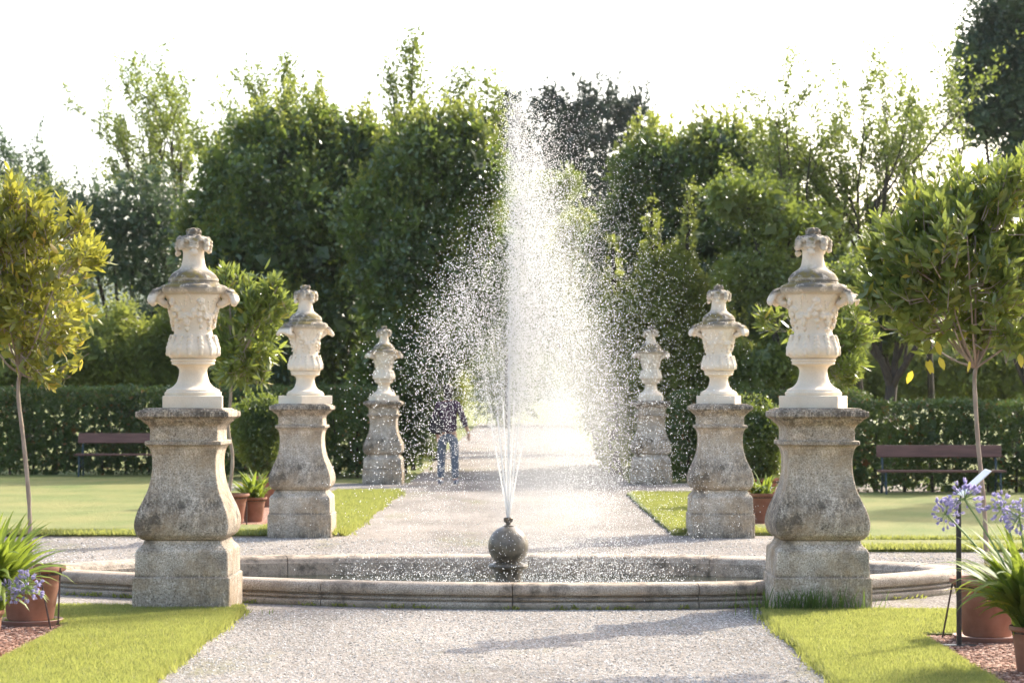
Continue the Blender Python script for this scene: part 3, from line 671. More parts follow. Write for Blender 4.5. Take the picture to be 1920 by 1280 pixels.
def dense_crown(mb, lobes, nclump, lper, L, rng, sig=.14, shoots=0, shoot_len=.5, zmin=.1, hang=0., inner=1., mb2=None):
    lobes = sublobes(lobes, rng); lob = np.array(lobes); c = lob[:, :3]; r = lob[:, 3:]
    area = (r[:, 0]*r[:, 2]+r[:, 1]*r[:, 2]+r[:, 0]*r[:, 1]); k = rng.choice(len(lob), nclump, p=area/area.sum())
    u = nrm(rng.normal(size=(nclump, 3))); ph = rng.uniform(0, 6.28, 6)
    bump = 1+.09*np.sin(u[:, 0]*7+ph[0]+k)+.08*np.sin(u[:, 2]*9+ph[1]+u[:, 1]*5+k*2)+.06*np.sin(u[:, 1]*14+u[:, 0]*11+ph[2])
    rad = bump*(1-.32*rng.random(nclump)**1.6)
    p = c[k]+u*r[k]*rad[:, None]
    keep = p[:, 2] > zmin
    for i in range(len(lob)):
        q = np.sum(((p-c[i])/r[i])**2, 1); keep &= ~((q < .36) & (k != i))
    p = p[keep]; u = u[keep]; n = len(p)
    P = np.repeat(p, lper, 0)+rng.normal(size=(n*lper, 3))*sig*np.array([1, 1, .8]); UU = np.repeat(u, lper, 0)
    D = nrm(UU*.6+rng.normal(size=(n*lper, 3))*.7+np.array([0, 0, .15-hang])); m = len(P)
    mb.leaves(P, D, L*rng.uniform(.6, 1.3, m), L*.6*rng.uniform(.7, 1.2, m), rng)
    # sparse big inner leaves so the crown is not see-through
    ni = int(nclump*.5*inner)+1; k = rng.choice(len(lob), ni, p=area/area.sum()); u = nrm(rng.normal(size=(ni, 3))); P = c[k]+u*r[k]*rng.uniform(.3, .78, (ni, 1)); P = P[P[:, 2] > zmin]
    mb.leaves(P, rng.normal(size=(len(P), 3)), L*3.4, L*2.6, rng)
    for i in range(shoots):
        kk = rng.integers(len(lob)); uu = nrm(np.array([rng.normal()*.6, rng.normal()*.6, abs(rng.normal())+.7])); b = c[kk]+uu*r[kk]*.95; n_ = 26; LL = shoot_len*rng.uniform(.4, 1.2); t = rng.random(n_)
        d_ = nrm(np.array([uu[0]*.5, uu[1]*.4, 1.])); P = b+d_*(t*LL)[:, None]+rng.normal(size=(n_, 3))*.05*(1.2-t)[:, None]
        (mb2 or mb).leaves(P, nrm(d_*.8+rng.normal(size=(n_, 3))*.6), L*.95, L*.5, rng)
def dense_tree(name, lst, Y, seed, mat, label, cat='tree', group=None, nclump=2600, lper=14, L=.10, sig=.14, shoots=30, slen=.6, trunk=None, zmin=.15, base=None, inner=1.):
    rng = np.random.default_rng(seed); lob = lobes_px(lst, Y); cx = np.mean([l[0] for l in lob])
    t = empty(name, (cx, Y, 0), 0, label, cat, group); mb = MB()
    ll = [(l[0]-cx, l[1]-Y, *l[2:]) for l in lob]; dense_crown(mb, ll, nclump, lper, L, rng, sig, shoots, slen, zmin, inner=inner, mb2=(y2 := MB() if mat == 'leaf_dark' else None))
    mb.build('crown', M[mat], t, False)
    if y2: y2.build('sunlit_young_shoots', M['leaf_bright'], t, False)  # young top growth; its brighter leaf colour also paints in sun on the crowns
    tr = MB(); zt = max(l[2] for l in ll)
    for i, l in enumerate(ll[:5]):
        a = np.array([0 if base is None else PX(base, Y)-cx, 0, -.1]); b = np.array(l[:3]); m = (a+b)/2+np.array([0, 0, -.1*zt]); m[0] = a[0]+(m[0]-a[0])*.45; m[1] *= .4
        k_ = .12 if zt > 2.6 else .03
        tr.tube(spline([a+(0.03*i, 0, 0), m, b], 5), np.linspace(k_, k_*.25, 11), 6)
    tr.build('trunk', M['bark_dark'], t); return t
G1 = 'trees behind the hedges'
dense_tree('hornbeam_tree', [(540, 360, 150, 130), (440, 440, 105, 130), (640, 420, 120, 170), (500, 570, 150, 150), (650, 620, 110, 160), (410, 620, 75, 110), (560, 270, 95, 60), (480, 290, 70, 60), (660, 290, 60, 60), (540, 750, 150, 130), (390, 480, 60, 80), (705, 330, 60, 90)], 50, 101, 'leaf_dark',
           'huge dense dark green tree rising left of the spray above the left hedge', group=G1, nclump=9500, lper=10, L=.125, shoots=520, slen=.6)
dense_tree('hornbeam_tree', [(830, 340, 95, 110, 0), (760, 440, 95, 150), (885, 330, 62, 100), (880, 480, 78, 110), (790, 620, 95, 150), (742, 760, 62, 150), (870, 590, 60, 60), (790, 300, 80, 60)], 47, 102, 'leaf_dark',
           'dense green tree with sunlit right edge beside the path, left of the spray', group=G1, nclump=7500, lper=10, L=.125, shoots=380, slen=.6, base=745)
dense_tree('hornbeam_tree', [(1240, 370, 110, 105), (1330, 330, 90, 80), (1180, 500, 85, 140), (1310, 540, 140, 170), (1430, 450, 110, 140), (1250, 720, 110, 160), (1450, 620, 130, 130), (1380, 750, 140, 130), (1400, 320, 60, 60), (1220, 300, 60, 40), (1510, 500, 70, 120)], 50, 103, 'leaf_dark',
           'dense green tree right of the spray behind the right row of urns', group=G1, nclump=9500, lper=10, L=.125, shoots=520, slen=.6)
G2 = 'pale pointed shrubs right of the spray'
for i, (x, yt, wd_, lb) in enumerate([(1222, 372, 34, 'tall slender pale green shrub with one pointed tip just right of the spray'), (1290, 345, 30, 'tallest slender pale green shrub between the spray and the small right urn'), (1150, 440, 44, 'rounded pale green shrub at the right edge of the spray plume'), (1355, 480, 38, 'shorter pale green shrub behind the finial of the middle right urn')]):
    dense_tree('upright_shrub', [(x, yt+18, 6, 22), (x+2, yt+55, 11, 36), (x-2, yt+105, 18, 48), (x, yt+210, wd_, 110), (x-20, yt+230, wd_*1.25, 130), (x+25, yt+260, wd_*1.3, 120), (x, yt+330, wd_*1.5, 120)], 46, 110+i, 'leaf_bright', lb, 'shrub', G2, 1500, 12, .075, .06, 16, .5)
# big-leaved paler branches in front of the right tree
dense_tree('leafy_tree', [(1400, 370, 80, 32), (1480, 420, 90, 30), (1440, 520, 95, 45), (1540, 620, 80, 60), (1450, 690, 100, 50), (1590, 520, 60, 60)], 44, 120, 'leaf_mid', 'mid green tree with layered branches behind the big right urn', group=G1, nclump=1700, lper=12, L=.10, shoots=30, slen=.4)
# tall thin shoots standing out of the middle-left tree
for i, (x, yt, sgn, lb) in enumerate([(775, 55, 0, 'thin tall tree with sparse shoots against the sky, left of the spray top'), (885, 80, 1, 'thin tall tree with sparse shoots just left of the spray top')]):
    rng = np.random.default_rng(130+i); Y = 49; X = PX(x, Y); t = empty('poplar_tree', (X, Y, 0), 0, lb, 'tree', 'thin shoots above the trees'); tr = MB(); tips = []
    tr.tube([(-1.5*i, 0, -.1), (-.9*i, 0, 3), (0, 0, 6)], [.06, .045, .03], 6)
    for k in range(11):
        dx = rng.uniform(-.5, .55); top = PZ(yt+abs(dx)*170+rng.uniform(0, 40), Y); b = (dx*.5, rng.uniform(-.3, .3), 4.2+rng.uniform(0, 1)); pts = spline([b, (dx*.9, b[1], (b[2]+top)/2), (dx*1.15+rng.normal()*.1, b[1], top)], 8); tr.tube(pts, np.linspace(.02, .005, len(pts)), 4); tips += [pts[j:j+3] for j in range(2, len(pts)-2, 2)]
    tr.build('trunk', M['bark_dark'], t); fol = MB(); twig_leaves(fol, tips, rng, 46, .11, .065, .11, out=.3); fol.build('crown', M['leaf_mid'], t, False)
# left background
airy_tree(70, 0, 66, 215, 150, 140, 'leaf_blue', 'thin bare-looking tree against the sky at the far left edge', group=G1, per=30, kids=(3, 4), L=.12)
airy_tree(320, 0, 62, 85, 130, 141, 'leaf_mid', 'tall sparse tree against the white sky left of the dense tree', group=G1, per=30, kids=(3, 4), L=.12)
airy_tree(520, 0, 56, 95, 100, 142, 'leaf_mid', 'sparse treetop poking out above the huge dense tree', group=G1, per=34, kids=(3, 4), L=.12)
dense_tree('willow_tree', [(250, 390, 90, 70), (210, 480, 80, 80), (310, 470, 70, 110), (290, 600, 80, 90), (150, 400, 60, 50)], 58, 145, 'leaf_blue', 'loose grey-green tree between the golden potted tree and the dense tree', group=G1, nclump=1500, lper=12, L=.10, sig=.2, shoots=60, slen=.8)
dense_tree('willow_tree', [(30, 420, 110, 80), (100, 520, 100, 80), (20, 560, 90, 90)], 60, 146, 'leaf_bright', 'yellow-green tree behind the golden potted tree at the left edge', group=G1, nclump=1300, lper=12, L=.10, sig=.2, shoots=50, slen=.6)
G3 = 'sunlit bushes behind the left hedge'
for i, (x, y, rx, rz, lb) in enumerate([(215, 655, 70, 85, 'bright yellow-green bush behind the left hedge beside the golden tree'), (120, 680, 70, 70, 'low bright bush behind the left hedge under the golden tree'), (305, 670, 55, 75, 'light green bush behind the left hedge beside the big left urn'), (20, 690, 60, 60, 'low bright bush behind the left hedge at the left edge')]):
    dense_tree('garden_bush', [(x, y, rx, rz), (x+rx*.5, y+30, rx*.7, rz*.7), (x-rx*.5, y+25, rx*.7, rz*.7)], 50, 150+i, 'leaf_bright', lb, 'bush', G3, 800, 11, .10, .12, 24, .5)
# conifers in the gap
dense_tree('cedar_tree', [(1195, 208, 30, 7), (1010, 215, 30, 9), (1180, 240, 40, 10), (1095, 200, 26, 34), (1065, 225, 45, 16), (1128, 208, 55, 11), (1085, 262, 70, 24), (1040, 205, 26, 10), (1160, 196, 34, 6), (1045, 310, 50, 26), (1125, 322, 75, 34), (1090, 390, 90, 60), (1015, 250, 26, 12), (1150, 260, 46, 12)], 105, 160, 'leaf_conifer', 'dark blue-green cedar standing in the gap right of the spray top', group=G1, nclump=1250, lper=9, L=.24, sig=.15, shoots=110, slen=1.1, inner=.25)
dense_tree('cypress_tree', [(952, 225, 11, 45), (935, 250, 26, 34), (968, 270, 30, 50), (948, 330, 46, 70)], 108, 161, 'leaf_conifer', 'dark conifer tip just behind the top of the spray', group=G1, nclump=900, lper=9, L=.26, sig=.15, shoots=20)
dense_tree('leafy_tree', [(1010, 430, 60, 80), (1070, 500, 60, 90), (960, 480, 60, 90), (1010, 560, 85, 80), (1095, 620, 50, 80), (930, 600, 50, 80), (990, 640, 60, 40), (1050, 360, 40, 40)], 66, 162, 'leaf_mid', 'mid green tree closing the gap behind the spray', group=G1, nclump=2600, lper=10, L=.14, sig=.16, shoots=60, base=1120)
dense_tree('garden_bush', [(1085, 470, 45, 80), (1120, 560, 55, 90), (1135, 650, 50, 100), (1150, 740, 45, 60)], 62, 165, 'leaf_bright', 'pale sunlit tree behind the spray at the right side of the path', 'tree', G1, 1500, 12, .11, .16, 30, .5)
dense_tree('garden_bush', [(830, 640, 50, 70), (815, 730, 35, 90), (850, 720, 35, 60), (800, 820, 24, 60)], 56, 166, 'leaf_bright', 'bright yellow-green bush behind the standing person', 'bush', None, 1300, 12, .09, .12, 20, .4)
dense_tree('garden_bush', [(1180, 780, 40, 60), (1215, 800, 50, 90), (1160, 830, 25, 40)], 52, 167, 'leaf_mid', 'green bush at the right side of the path behind the spray', 'bush', None, 900, 12, .09, .12, 20, .4)
# right background
airy_tree(1610, 0, 46, 70, 200, 170, 'leaf_mid', 'open fruit tree with tall leafy shoots behind the big right urn', name='fruit_tree', group=G1, per=30, kids=(3, 5), r=.13, trunk_h=.3)
airy_tree(1500, 0, 47, 190, 130, 173, 'leaf_mid', 'smaller open fruit tree left of the tallest one on the right', name='fruit_tree', group=G1, per=30, kids=(3, 4), r=.09, trunk_h=.35)
airy_tree(1745, 0, 48, 70, 110, 171, 'leaf_mid', 'slender sparse tree left of the large bluish tree', name='fruit_tree', group=G1, per=22, kids=(2, 4), r=.08)
airy_tree(1668, 0, 40, 470, 140, 172, 'leaf_mid', 'small orchard tree with dark forked trunk above the right hedge', name='orchard_tree', group=G1, per=36, kids=(3, 5), r=.13, trunk_h=.45)
airy_tree(1915, 0, 39, 480, 150, 174, 'leaf_mid', 'small orchard tree with leaning dark limb at the right edge', name='orchard_tree', group=G1, per=36, kids=(3, 5), r=.12, trunk_h=.4, lean=.25)
dense_tree('ash_tree', [(1895, 140, 95, 100), (1950, 40, 120, 110), (1845, 215, 70, 50), (1930, 280, 90, 70), (1990, 190, 110, 150), (1850, 85, 45, 50), (1825, 150, 35, 35), (1880, 30, 40, 45)], 62, 175, 'leaf_blue', 'large bluish green tree filling the upper right corner', group=G1, nclump=3400, lper=13, L=.13, sig=.2, shoots=70, slen=.8)
for i, (x, y, rx, rz, lb) in enumerate([(1700, 700, 60, 60, 'sunlit bush behind the right hedge beside the forked trunk'), (1800, 690, 75, 70, 'sunlit bush behind the right hedge left of the potted tree trunk'), (1900, 700, 70, 70, 'sunlit bush behind the right hedge at the right edge'), (1620, 720, 45, 50, 'sunlit low bush behind the big right urn')]):
    dense_tree('garden_bush', [(x, y, rx, rz), (x+rx*.5, y+20, rx*.7, rz*.7), (x-rx*.5, y+25, rx*.7, rz*.7)], 56, 180+i, 'leaf_bright', lb, 'bush', 'sunlit bushes behind the right hedge', 800, 11, .10, .12, 20, .5)
for i, (X_, Y_, lb) in enumerate([(12.5, 36.5, 'large spreading tree beyond the right end of the right lawn'), (15.5, 41, 'large spreading tree further behind the right lawn')]):
    q = F/Y_; xx = HX+X_*q; yy = lambda z: HY-(z-CH)*q
    dense_tree('ash_tree', [(xx, yy(6.0), 2.1*q, 1.6*q), (xx-1.2*q, yy(4.6), 1.5*q, 1.2*q), (xx+1.3*q, yy(4.8), 1.6*q, 1.3*q), (xx, yy(7.4), 1.3*q, 1.1*q)], Y_, 188+i, 'leaf_mid', lb, group=G1, nclump=1800, lper=9, L=.14, shoots=30)
# far woods closing the view, hills
mb = MB(); rng = np.random.default_rng(190); lob = []
for x in range(-500, 2500, 95): lob.append((x+rng.uniform(-30, 30), 700-rng.uniform(0, 60), rng.uniform(70, 110), rng.uniform(60, 120), rng.uniform(-4, 4)))
lb = lobes_px(lob, 118); dense_crown(mb, lb, 7000, 10, .28, rng, .35, 60, 1.2, .1)
o = mb.build('distant_woods', M['leaf_mid'], smooth=False); tag(o, 'far hazy belt of woods closing the view at the end of the path', 'woods', kind='stuff')
xs = np.linspace(-420, 420, 120); V = []; 
for j, (yy, hh) in enumerate([(560, 0), (640, .55), (720, 1), (900, 1)]):
    for x in xs: V.append((x, yy, hh*(42+16*math.sin(x*.011+1)+9*math.sin(x*.031)+4*math.sin(x*.09))-2))
i = (np.arange(3)[:, None]*120+np.arange(119)[None]).ravel(); o = MB().add(V, np.stack([i, i+1, i+121, i+120], -1)).build('hills', M['hill']); tag(o, kind='structure')

# hedges
def hedge(x0, x1, y0, y1, h, seed, label, dens=520):
    rng = np.random.default_rng(seed); cx = (x0+x1)/2; t = empty('clipped_hedge', (cx, y0, 0), 0, label, 'hedge', 'clipped hedges behind the lawns'); mb = MB(); hw = (x1-x0)/2; dp = y1-y0
    Ps = []; Ns = []
    for (n, f) in ((hw*2*h, 'front'), (hw*2*dp, 'top'), (hw*2*h*.6, 'back'), (dp*h, 'l'), (dp*h, 'r')):
        k = int(n*dens); a, b = rng.random(k), rng.random(k); dep = rng.exponential(.05, k)-.03
        wob = .05*np.sin(a*hw*9)+.04*np.sin(b*7+a*21)
        if f == 'front': P = np.stack([-hw+2*hw*a, dep+wob, .03+b*h], 1); N = (0, -1, .25)
        if f == 'back': P = np.stack([-hw+2*hw*a, dp-dep+wob, .03+b*h], 1); N = (0, 1, .2)
        if f == 'top': P = np.stack([-hw+2*hw*a, dp*b, h-dep*.7+wob*.4], 1); N = (0, 0, 1)
        if f == 'l': P = np.stack([-hw+dep+wob, dp*a, .03+b*h], 1); N = (-1, 0, .2)
        if f == 'r': P = np.stack([hw-dep+wob, dp*a, .03+b*h], 1); N = (1, 0, .2)
        Ps.append(P); Ns.append(np.tile(N, (k, 1)))
    P = np.concatenate(Ps); N = np.concatenate(Ns); k = len(P)
    for _ in range(2): mb.leaves(P+rng.normal(size=(k, 3))*.03, nrm(N*.7+rng.normal(size=(k, 3))*.7), .065*rng.uniform(.7, 1.3, k), .042, rng)
    k = int(hw*2*h*220); mb.leaves(np.stack([rng.uniform(-hw, hw, k), rng.uniform(.15, dp-.1, k), rng.uniform(.1, h-.12, k)], 1), rng.normal(size=(k, 3)), .2, .16, rng)
    mb.build('foliage', M['leaf_hedge'], t, False)
    tr = MB()
    for q in np.arange(-hw+.2, hw, .45): tr.tube([(q, dp*.5, -.05), (q+rng.normal()*.05, dp*.5, h*.5), (q+rng.normal()*.1, dp*.5, h*.9)], [.03, .02, .008], 5)
    tr.build('stems', M['bark_dark'], t)
hedge(-12.5, -2.95, 44.3, 45.2, 1.66, 200, 'long clipped dark green hedge behind the left lawn and left bench')
hedge(2.75, 6.2, 42.2, 43.1, 1.56, 201, 'short stretch of clipped hedge between the far and middle right urns')
hedge(5.0, 11.5, 36.9, 37.8, 1.41, 202, 'long clipped dark green hedge behind the right lawn and right bench')

# ------------------------------------------------------------------ potted trees
def pot(t, r=.235, h=.36, cx=0., cy=0., saucer=True, z0=.018):
    z = z0+(.035 if saucer else 0)
    p = [(r*.62, z), (r*.66, z+.012), (r*.80, z+h*.62), (r*.815, z+h*.64), (r*.815, z+h*.66), (r*.84, z+h*.78), (r*.86, z+h*.80), (r*.885, z+h*.885), (r*.95, z+h*.90), (r, z+h*.92), (r, z+h*.975), (r*.985, z+h), (r*.93, z+h), (r*.90, z+h*.97), (r*.88, z+h*.88)]
    o = MB().lathe(p, 44, (cx, cy, 0), cap=False).build('pot', M['terracotta'], t)
    MB().lathe([(r*.885, z+h*.84), (r*.885, z+h*.89), (r*.3, z+h*.91)], 30, (cx, cy, 0)).build('soil', M['soil'], t)
    if saucer: MB().lathe([(r*.80, z0-.01), (r*.86, z0+.028), (r*.90, z0+.032), (r*.905, z0+.024), (r*.84, z0-.01)], 40, (cx, cy, 0), cap=False).add([(0, 0, 0)]).build('saucer', M['saucer'], t) if False else \
        MB().lathe([(r*.78, z0-.01), (r*.90, z0+.03), (r*.93, z0+.036), (r*.92, z0+.04), (r*.88, z0+.038), (r*.70, z0+.016)], 40, (cx, cy, 0)).build('saucer', M['saucer'], t)
    return z+h*.88
def standard_tree(x, ybase, Y, trunk_px, crown, seed, mat, label, n_tw=230, L=.085, W=.027, r=.235, ph=.36, rosette=13, tr_r=.017, group='standard trees in terracotta pots', upb=.8, yellow=0, saucer=True):
    """trunk_px: list of photo pixels from the pot up; crown: (x, y, rx, rz) lobes in photo pixels"""
    rng = np.random.default_rng(seed); X = PX(x, Y); t = empty('potted_tree', (X, Y, 0), 0, label, 'potted tree', group)
    zt = pot(t, r, ph, saucer=saucer)
    pts = [(0, 0, zt-.05)]+[(PX(a, Y)-X, 0, PZ(b, Y)) for a, b in trunk_px]; pts = spline(pts, 6); tr = MB(); tr.tube(pts, np.linspace(tr_r, tr_r*.72, len(pts))*(1+.05*rng.normal(size=len(pts))), 10)
    top = pts[-1]; lob = [(PX(a, Y)-X, 0, PZ(b, Y), c*Y/F, c*Y/F, e*Y/F) for a, b, c, e in crown]; fol = MB()
    lb = np.array(lob); vol = lb[:, 3]**2*lb[:, 5]; P_ = []; D_ = []; Ln = []
    cen = np.average(lb[:, :3], axis=0, weights=vol)
    # limbs
    ends = []
    for i in range(16):
        k = rng.choice(len(lb), p=vol/vol.sum()); u = nrm(rng.normal(size=3)+np.array([0, 0, .25])); e = lb[k, :3]+u*lb[k, 3:]*rng.uniform(.45, .8); m = top*.5+e*.5+np.array([0, 0, -.04]); q = spline([top, m, e], 5); tr.tube(q, np.linspace(tr_r*.5, .004, len(q)), 5); ends.append(e)
    ends = np.array(ends)
    cc = []
    for i in range(max(30, n_tw//8)):
        k = rng.choice(len(lb), p=(vol**.8)/(vol**.8).sum()); u = nrm(rng.normal(size=3)+np.array([0, 0, .15])); cc.append(lb[k, :3]+u*lb[k, 3:]*rng.uniform(.45, 1.06)**.7*(1+.08*rng.normal()))
    cs = np.mean(lb[:, 3])*.17
    for i in range(n_tw):
        tip = cc[rng.integers(len(cc))]+rng.normal(size=3)*cs*np.array([1, 1, 1.15])
        d = nrm(nrm(tip-cen)*.75+np.array([0, 0, upb])*.7+rng.normal(size=3)*.28); tl = rng.uniform(.10, .20); b = tip-d*tl
        tr.tube([b-(b-ends[np.argmin(((ends-b)**2).sum(1))])*.35, b, tip], [.0035, .003, .0015], 4, False)
        n = rosette; s_ = np.linspace(.15, 1, n)+rng.normal(size=n)*.03; a = np.arange(n)*2.4+rng.uniform(0, 6); ref = nrm(np.cross(d, (0.3, .2, .9))); r2 = np.cross(d, ref)
        rdir = np.cos(a)[:, None]*ref+np.sin(a)[:, None]*r2; op = (1.15-.75*s_)[:, None]
        P_.append(b+d*(s_*tl)[:, None]); D_.append(nrm(d*(.75)+rdir*op+np.array([0, 0, .05])+rng.normal(size=(n, 3))*.15)); Ln.append(L*rng.uniform(.6, 1.15, n)*(1.05-.25*s_))
    P_ = np.concatenate(P_); D_ = np.concatenate(D_); Ln = np.concatenate(Ln)
    fol.leaves(P_, D_, Ln, Ln/L*W, rng, True, .08)
    ni = int(n_tw*1.3); k = rng.choice(len(lb), ni, p=vol/vol.sum()); q = lb[k, :3]+nrm(rng.normal(size=(ni, 3)))*lb[k, 3:]*rng.uniform(.2, .75, (ni, 1)); fol.leaves(q, rng.normal(size=(ni, 3)), L*1.1, W*1.5, rng, True)
    tr.build('trunk', M['bark_young'], t); fol.build('crown', M[mat], t, True, 80)
    if yellow:
        yl = MB(); n = yellow; q = lb[0, :3]+np.stack([rng.uniform(-.6, .7, n)*lb[0, 3], rng.uniform(-.4, .1, n), -lb[0, 5]*rng.uniform(.75, 1.15, n)], 1); yl.leaves(q, np.stack([rng.normal(size=n)*.3, rng.normal(size=n)*.3, -np.ones(n)], 1), L*.9, W*1.3, rng, True); yl.build('yellow_leaves', M['leaf_yellow'], t)
    return t
standard_tree(58, 1175, 15.55, [(58, 1066), (55, 950), (45, 840), (33, 740), (36, 700)], [(70, 540, 115, 165), (20, 600, 100, 120), (120, 450, 80, 95), (60, 400, 80, 75), (-30, 480, 100, 130), (140, 600, 62, 75), (60, 680, 80, 45)], 301, 'leaf_gold', 'potted standard tree with golden green glossy crown at the left edge', n_tw=400, L=.09, W=.03)
standard_tree(1848, 1205, 14.55, [(1848, 1070), (1843, 950), (1832, 830), (1826, 720), (1828, 690)], [(1805, 495, 175, 175), (1700, 520, 105, 120), (1880, 420, 100, 120), (1780, 400, 90, 90), (1920, 560, 100, 120), (1750, 625, 110, 45), (1655, 480, 65, 60), (1665, 545, 60, 60), (1850, 360, 60, 60), (1930, 350, 55, 50), (1740, 400, 50, 50)], 302, 'leaf_bay', 'potted bay-like standard tree with upright shoots at the right edge beside the plant label', n_tw=640, L=.105, W=.033, yellow=7, upb=1.15)
standard_tree(431, 985, 27.8, [(430, 925), (436, 860), (428, 800), (432, 745), (433, 700)], [(460, 610, 62, 90), (420, 560, 45, 60), (500, 560, 42, 75), (445, 690, 55, 45), (505, 650, 35, 50)], 303, 'leaf_bay', 'long-leaved potted standard tree behind the big left urn', n_tw=330, L=.17, W=.034, r=.24, ph=.36, tr_r=.024, saucer=False)
standard_tree(1520, 985, 27.8, [(1520, 925), (1518, 860), (1520, 800), (1520, 750), (1525, 700)], [(1545, 640, 80, 75), (1500, 600, 60, 60), (1600, 640, 48, 60), (1580, 590, 45, 45)], 304, 'leaf_bay', 'long-leaved potted standard tree half hidden behind the big right urn', n_tw=300, L=.17, W=.034, r=.24, ph=.36, tr_r=.024, saucer=False)
def potted_shrub(x, Y, lst, r, ph, seed, label, mat='leaf_mid', n=1600):
    rng = np.random.default_rng(seed); X = PX(x, Y); t = empty('potted_shrub', (X, Y, 0), 0, label, 'potted shrub', 'round shrubs in pots'); zt = pot(t, r, ph, saucer=False)
    lob = [(l[0]-X, l[1]-Y, *l[2:]) for l in lobes_px(lst, Y)]; mb = MB(); dense_crown(mb, lob, n, 9, .05, rng, .05, 14, .2, .1); mb.build('crown', M[mat], t, False)
    tr = MB(); zc = lob[0][2]
    for k in range(5): tr.tube([(rng.normal()*.02, rng.normal()*.02, zt-.05), (rng.normal()*.05+lob[0][0]*.4, rng.normal()*.05, (zt+zc)/2), (lob[0][0]+rng.normal()*.12, rng.normal()*.12, zc)], [.02, .015, .008], 6)
    tr.build('stems', M['bark'], t)
potted_shrub(500, 32, [(487, 815, 42, 55), (470, 790, 32, 40), (508, 790, 35, 42), (495, 850, 36, 32)], .26, .42, 310, 'round green shrub in a terracotta pot between the two left pedestals')
potted_shrub(1425, 31.5, [(1420, 830, 42, 52), (1405, 800, 26, 36), (1442, 800, 32, 36), (1425, 868, 38, 38)], .26, .42, 311, 'round green shrub in a pot between the two right pedestals')

# strap-leaved plants
def strap_plant(x, Y, n, llen, seed, label, r=.17, ph=.27, flowers=(), w=.05, name='agapanthus', saucer=False, fdroop=1., cat='potted plant', group=None, lift=1.):
    rng = np.random.default_rng(seed); X = PX(x, Y); t = empty(name, (X, Y, 0), 0, label, cat, group); zt = pot(t, r, ph, saucer=saucer); fol = MB()
    for i in range(n):
        a = rng.uniform(0, 6.28); L = llen*rng.uniform(.55, 1.15); out = rng.uniform(.25, 1.); s_ = np.linspace(0, 1, 10); el0 = R(88)-out*R(32); k = fdroop*rng.uniform(.9, 2.3)*(.4+out)
        th = el0-k*s_**1.4; ds = L/9; xx = np.concatenate([[0], np.cumsum(np.cos(th[:-1])*ds)]); zz = np.concatenate([[0], np.cumsum(np.sin(th[:-1])*ds)])*lift
        b = rng.normal(size=2)*r*.28; ca, sa = math.cos(a), math.sin(a)
        P = np.stack([b[0]+xx*ca, b[1]+xx*sa, zt-.02+zz], 1); fol.ribbon(P, w*rng.uniform(.7, 1.1), (-sa, ca, 0))
    fol.build('foliage', M['leaf_strap'], t, True, 70)
    for (px, py, dy, hr) in flowers:
        e = np.array([PX(px, Y+dy)-X, dy, PZ(py, Y+dy)]); m = np.array([e[0]*.45, e[1]*.45, (zt+e[2])/2+.03]); st = MB().tube(spline([(0, 0, zt), m, e], 6), .0055, 6).build('flower_stem', M['stem'], t)
        fl = MB(); sp = MB(); nf = 54
        for q in range(nf):
            d = nrm(rng.normal(size=3)+np.array([0, 0, .25])); ln = hr*rng.uniform(.5, .85); p1 = e+d*ln; sp.tube([e, e+d*ln*.5+(0, 0, .003), p1], .0012, 3, False)
            ref = nrm(np.cross(d, (.2, .3, .93))); r2 = np.cross(d, ref); a = np.arange(6)/6*6.283+rng.random(); side = np.cos(a)[:, None]*ref+np.sin(a)[:, None]*r2
            fl.leaves(np.tile(p1, (6, 1)), nrm(d[None]*2.2+side*.6), hr*.28, hr*.10, rng, True, -.15)
            if rng.random() < .6: fl.tube([p1, p1+d*hr*.22], [.002, .005], 5)
        h = fl.build('flower_head', M['petal'], st, True, 80); sp.build('pedicels', M['stem'], st)
    return t
strap_plant(-26, 13.7, 300, .66, 320, 'lush strap-leaved plant with one low lilac flower head at the left edge', r=.11, ph=.27, flowers=[(22, 1108, -.32, .08), (52, 1100, -.3, .105)], lift=1., fdroop=.8)
strap_plant(1932, 12.9, 280, .66, 321, 'strap-leaved plant with tall lilac flower heads at the lower right edge', r=.13, ph=.26, flowers=[(1806, 935, .1, .115), (1772, 962, .2, .10), (1877, 952, .05, .10), (1908, 968, -.1, .10), (1950, 950, .1, .1)], fdroop=.85)
strap_plant(475, 28.2, 90, .42, 322, 'strap-leaved plant without flowers in a pot between the two left pedestals', r=.17, ph=.30, fdroop=.8, w=.045)
strap_plant(1428, 28.0, 70, .36, 323, 'low leafy plant in a pot between the two right pedestals', r=.18, ph=.36, fdroop=.8, w=.04)
# label stand
Y = 14.25; X0 = PX(1795, Y); t = empty('plant_label_stand', (X0, Y, 0), 0, 'black metal post with a tilted white label plate beside the potted tree', 'plant label')
MB().rbox(Matrix.Translation((0, 0, .46)), .030, .022, .92, .003).build('post', M['black_metal'], t)
MB().rbox(Matrix.Translation((.0, .0, .024)), .21, .09, .008, .002).build('foot_plate', M['black_metal'], t)
cxp = PX(1825, Y)-X0; czp = PZ(904, Y)
MB().rbox(Matrix.Translation((cxp, 0, czp)) @ Matrix.Rotation(R(-42), 4, 'Y') @ Matrix.Rotation(R(5), 4, 'X'), .235, .15, .006, .002).build('label_plate', M['plate'], t)
MB().tube([(0, 0, .90), (.02, 0, czp-.075), (cxp-.03, 0, czp-.04)], .007, 6).build('bracket', M['black_metal'], t)
def rod(a, b, Y, lb, r=.006):
    p = np.array([PX(a[0], Y), Y, PZ(a[1], Y)]); q = np.array([PX(b[0], Y), Y+.03, PZ(b[1], Y)]); o = MB().tube([q-p*0-p, (q-p)*.5, (0, 0, 0)][::-1], [r, r, r], 7).build('garden_stake', M['rust']); o.location = p
    tag(o, lb, 'garden stake')
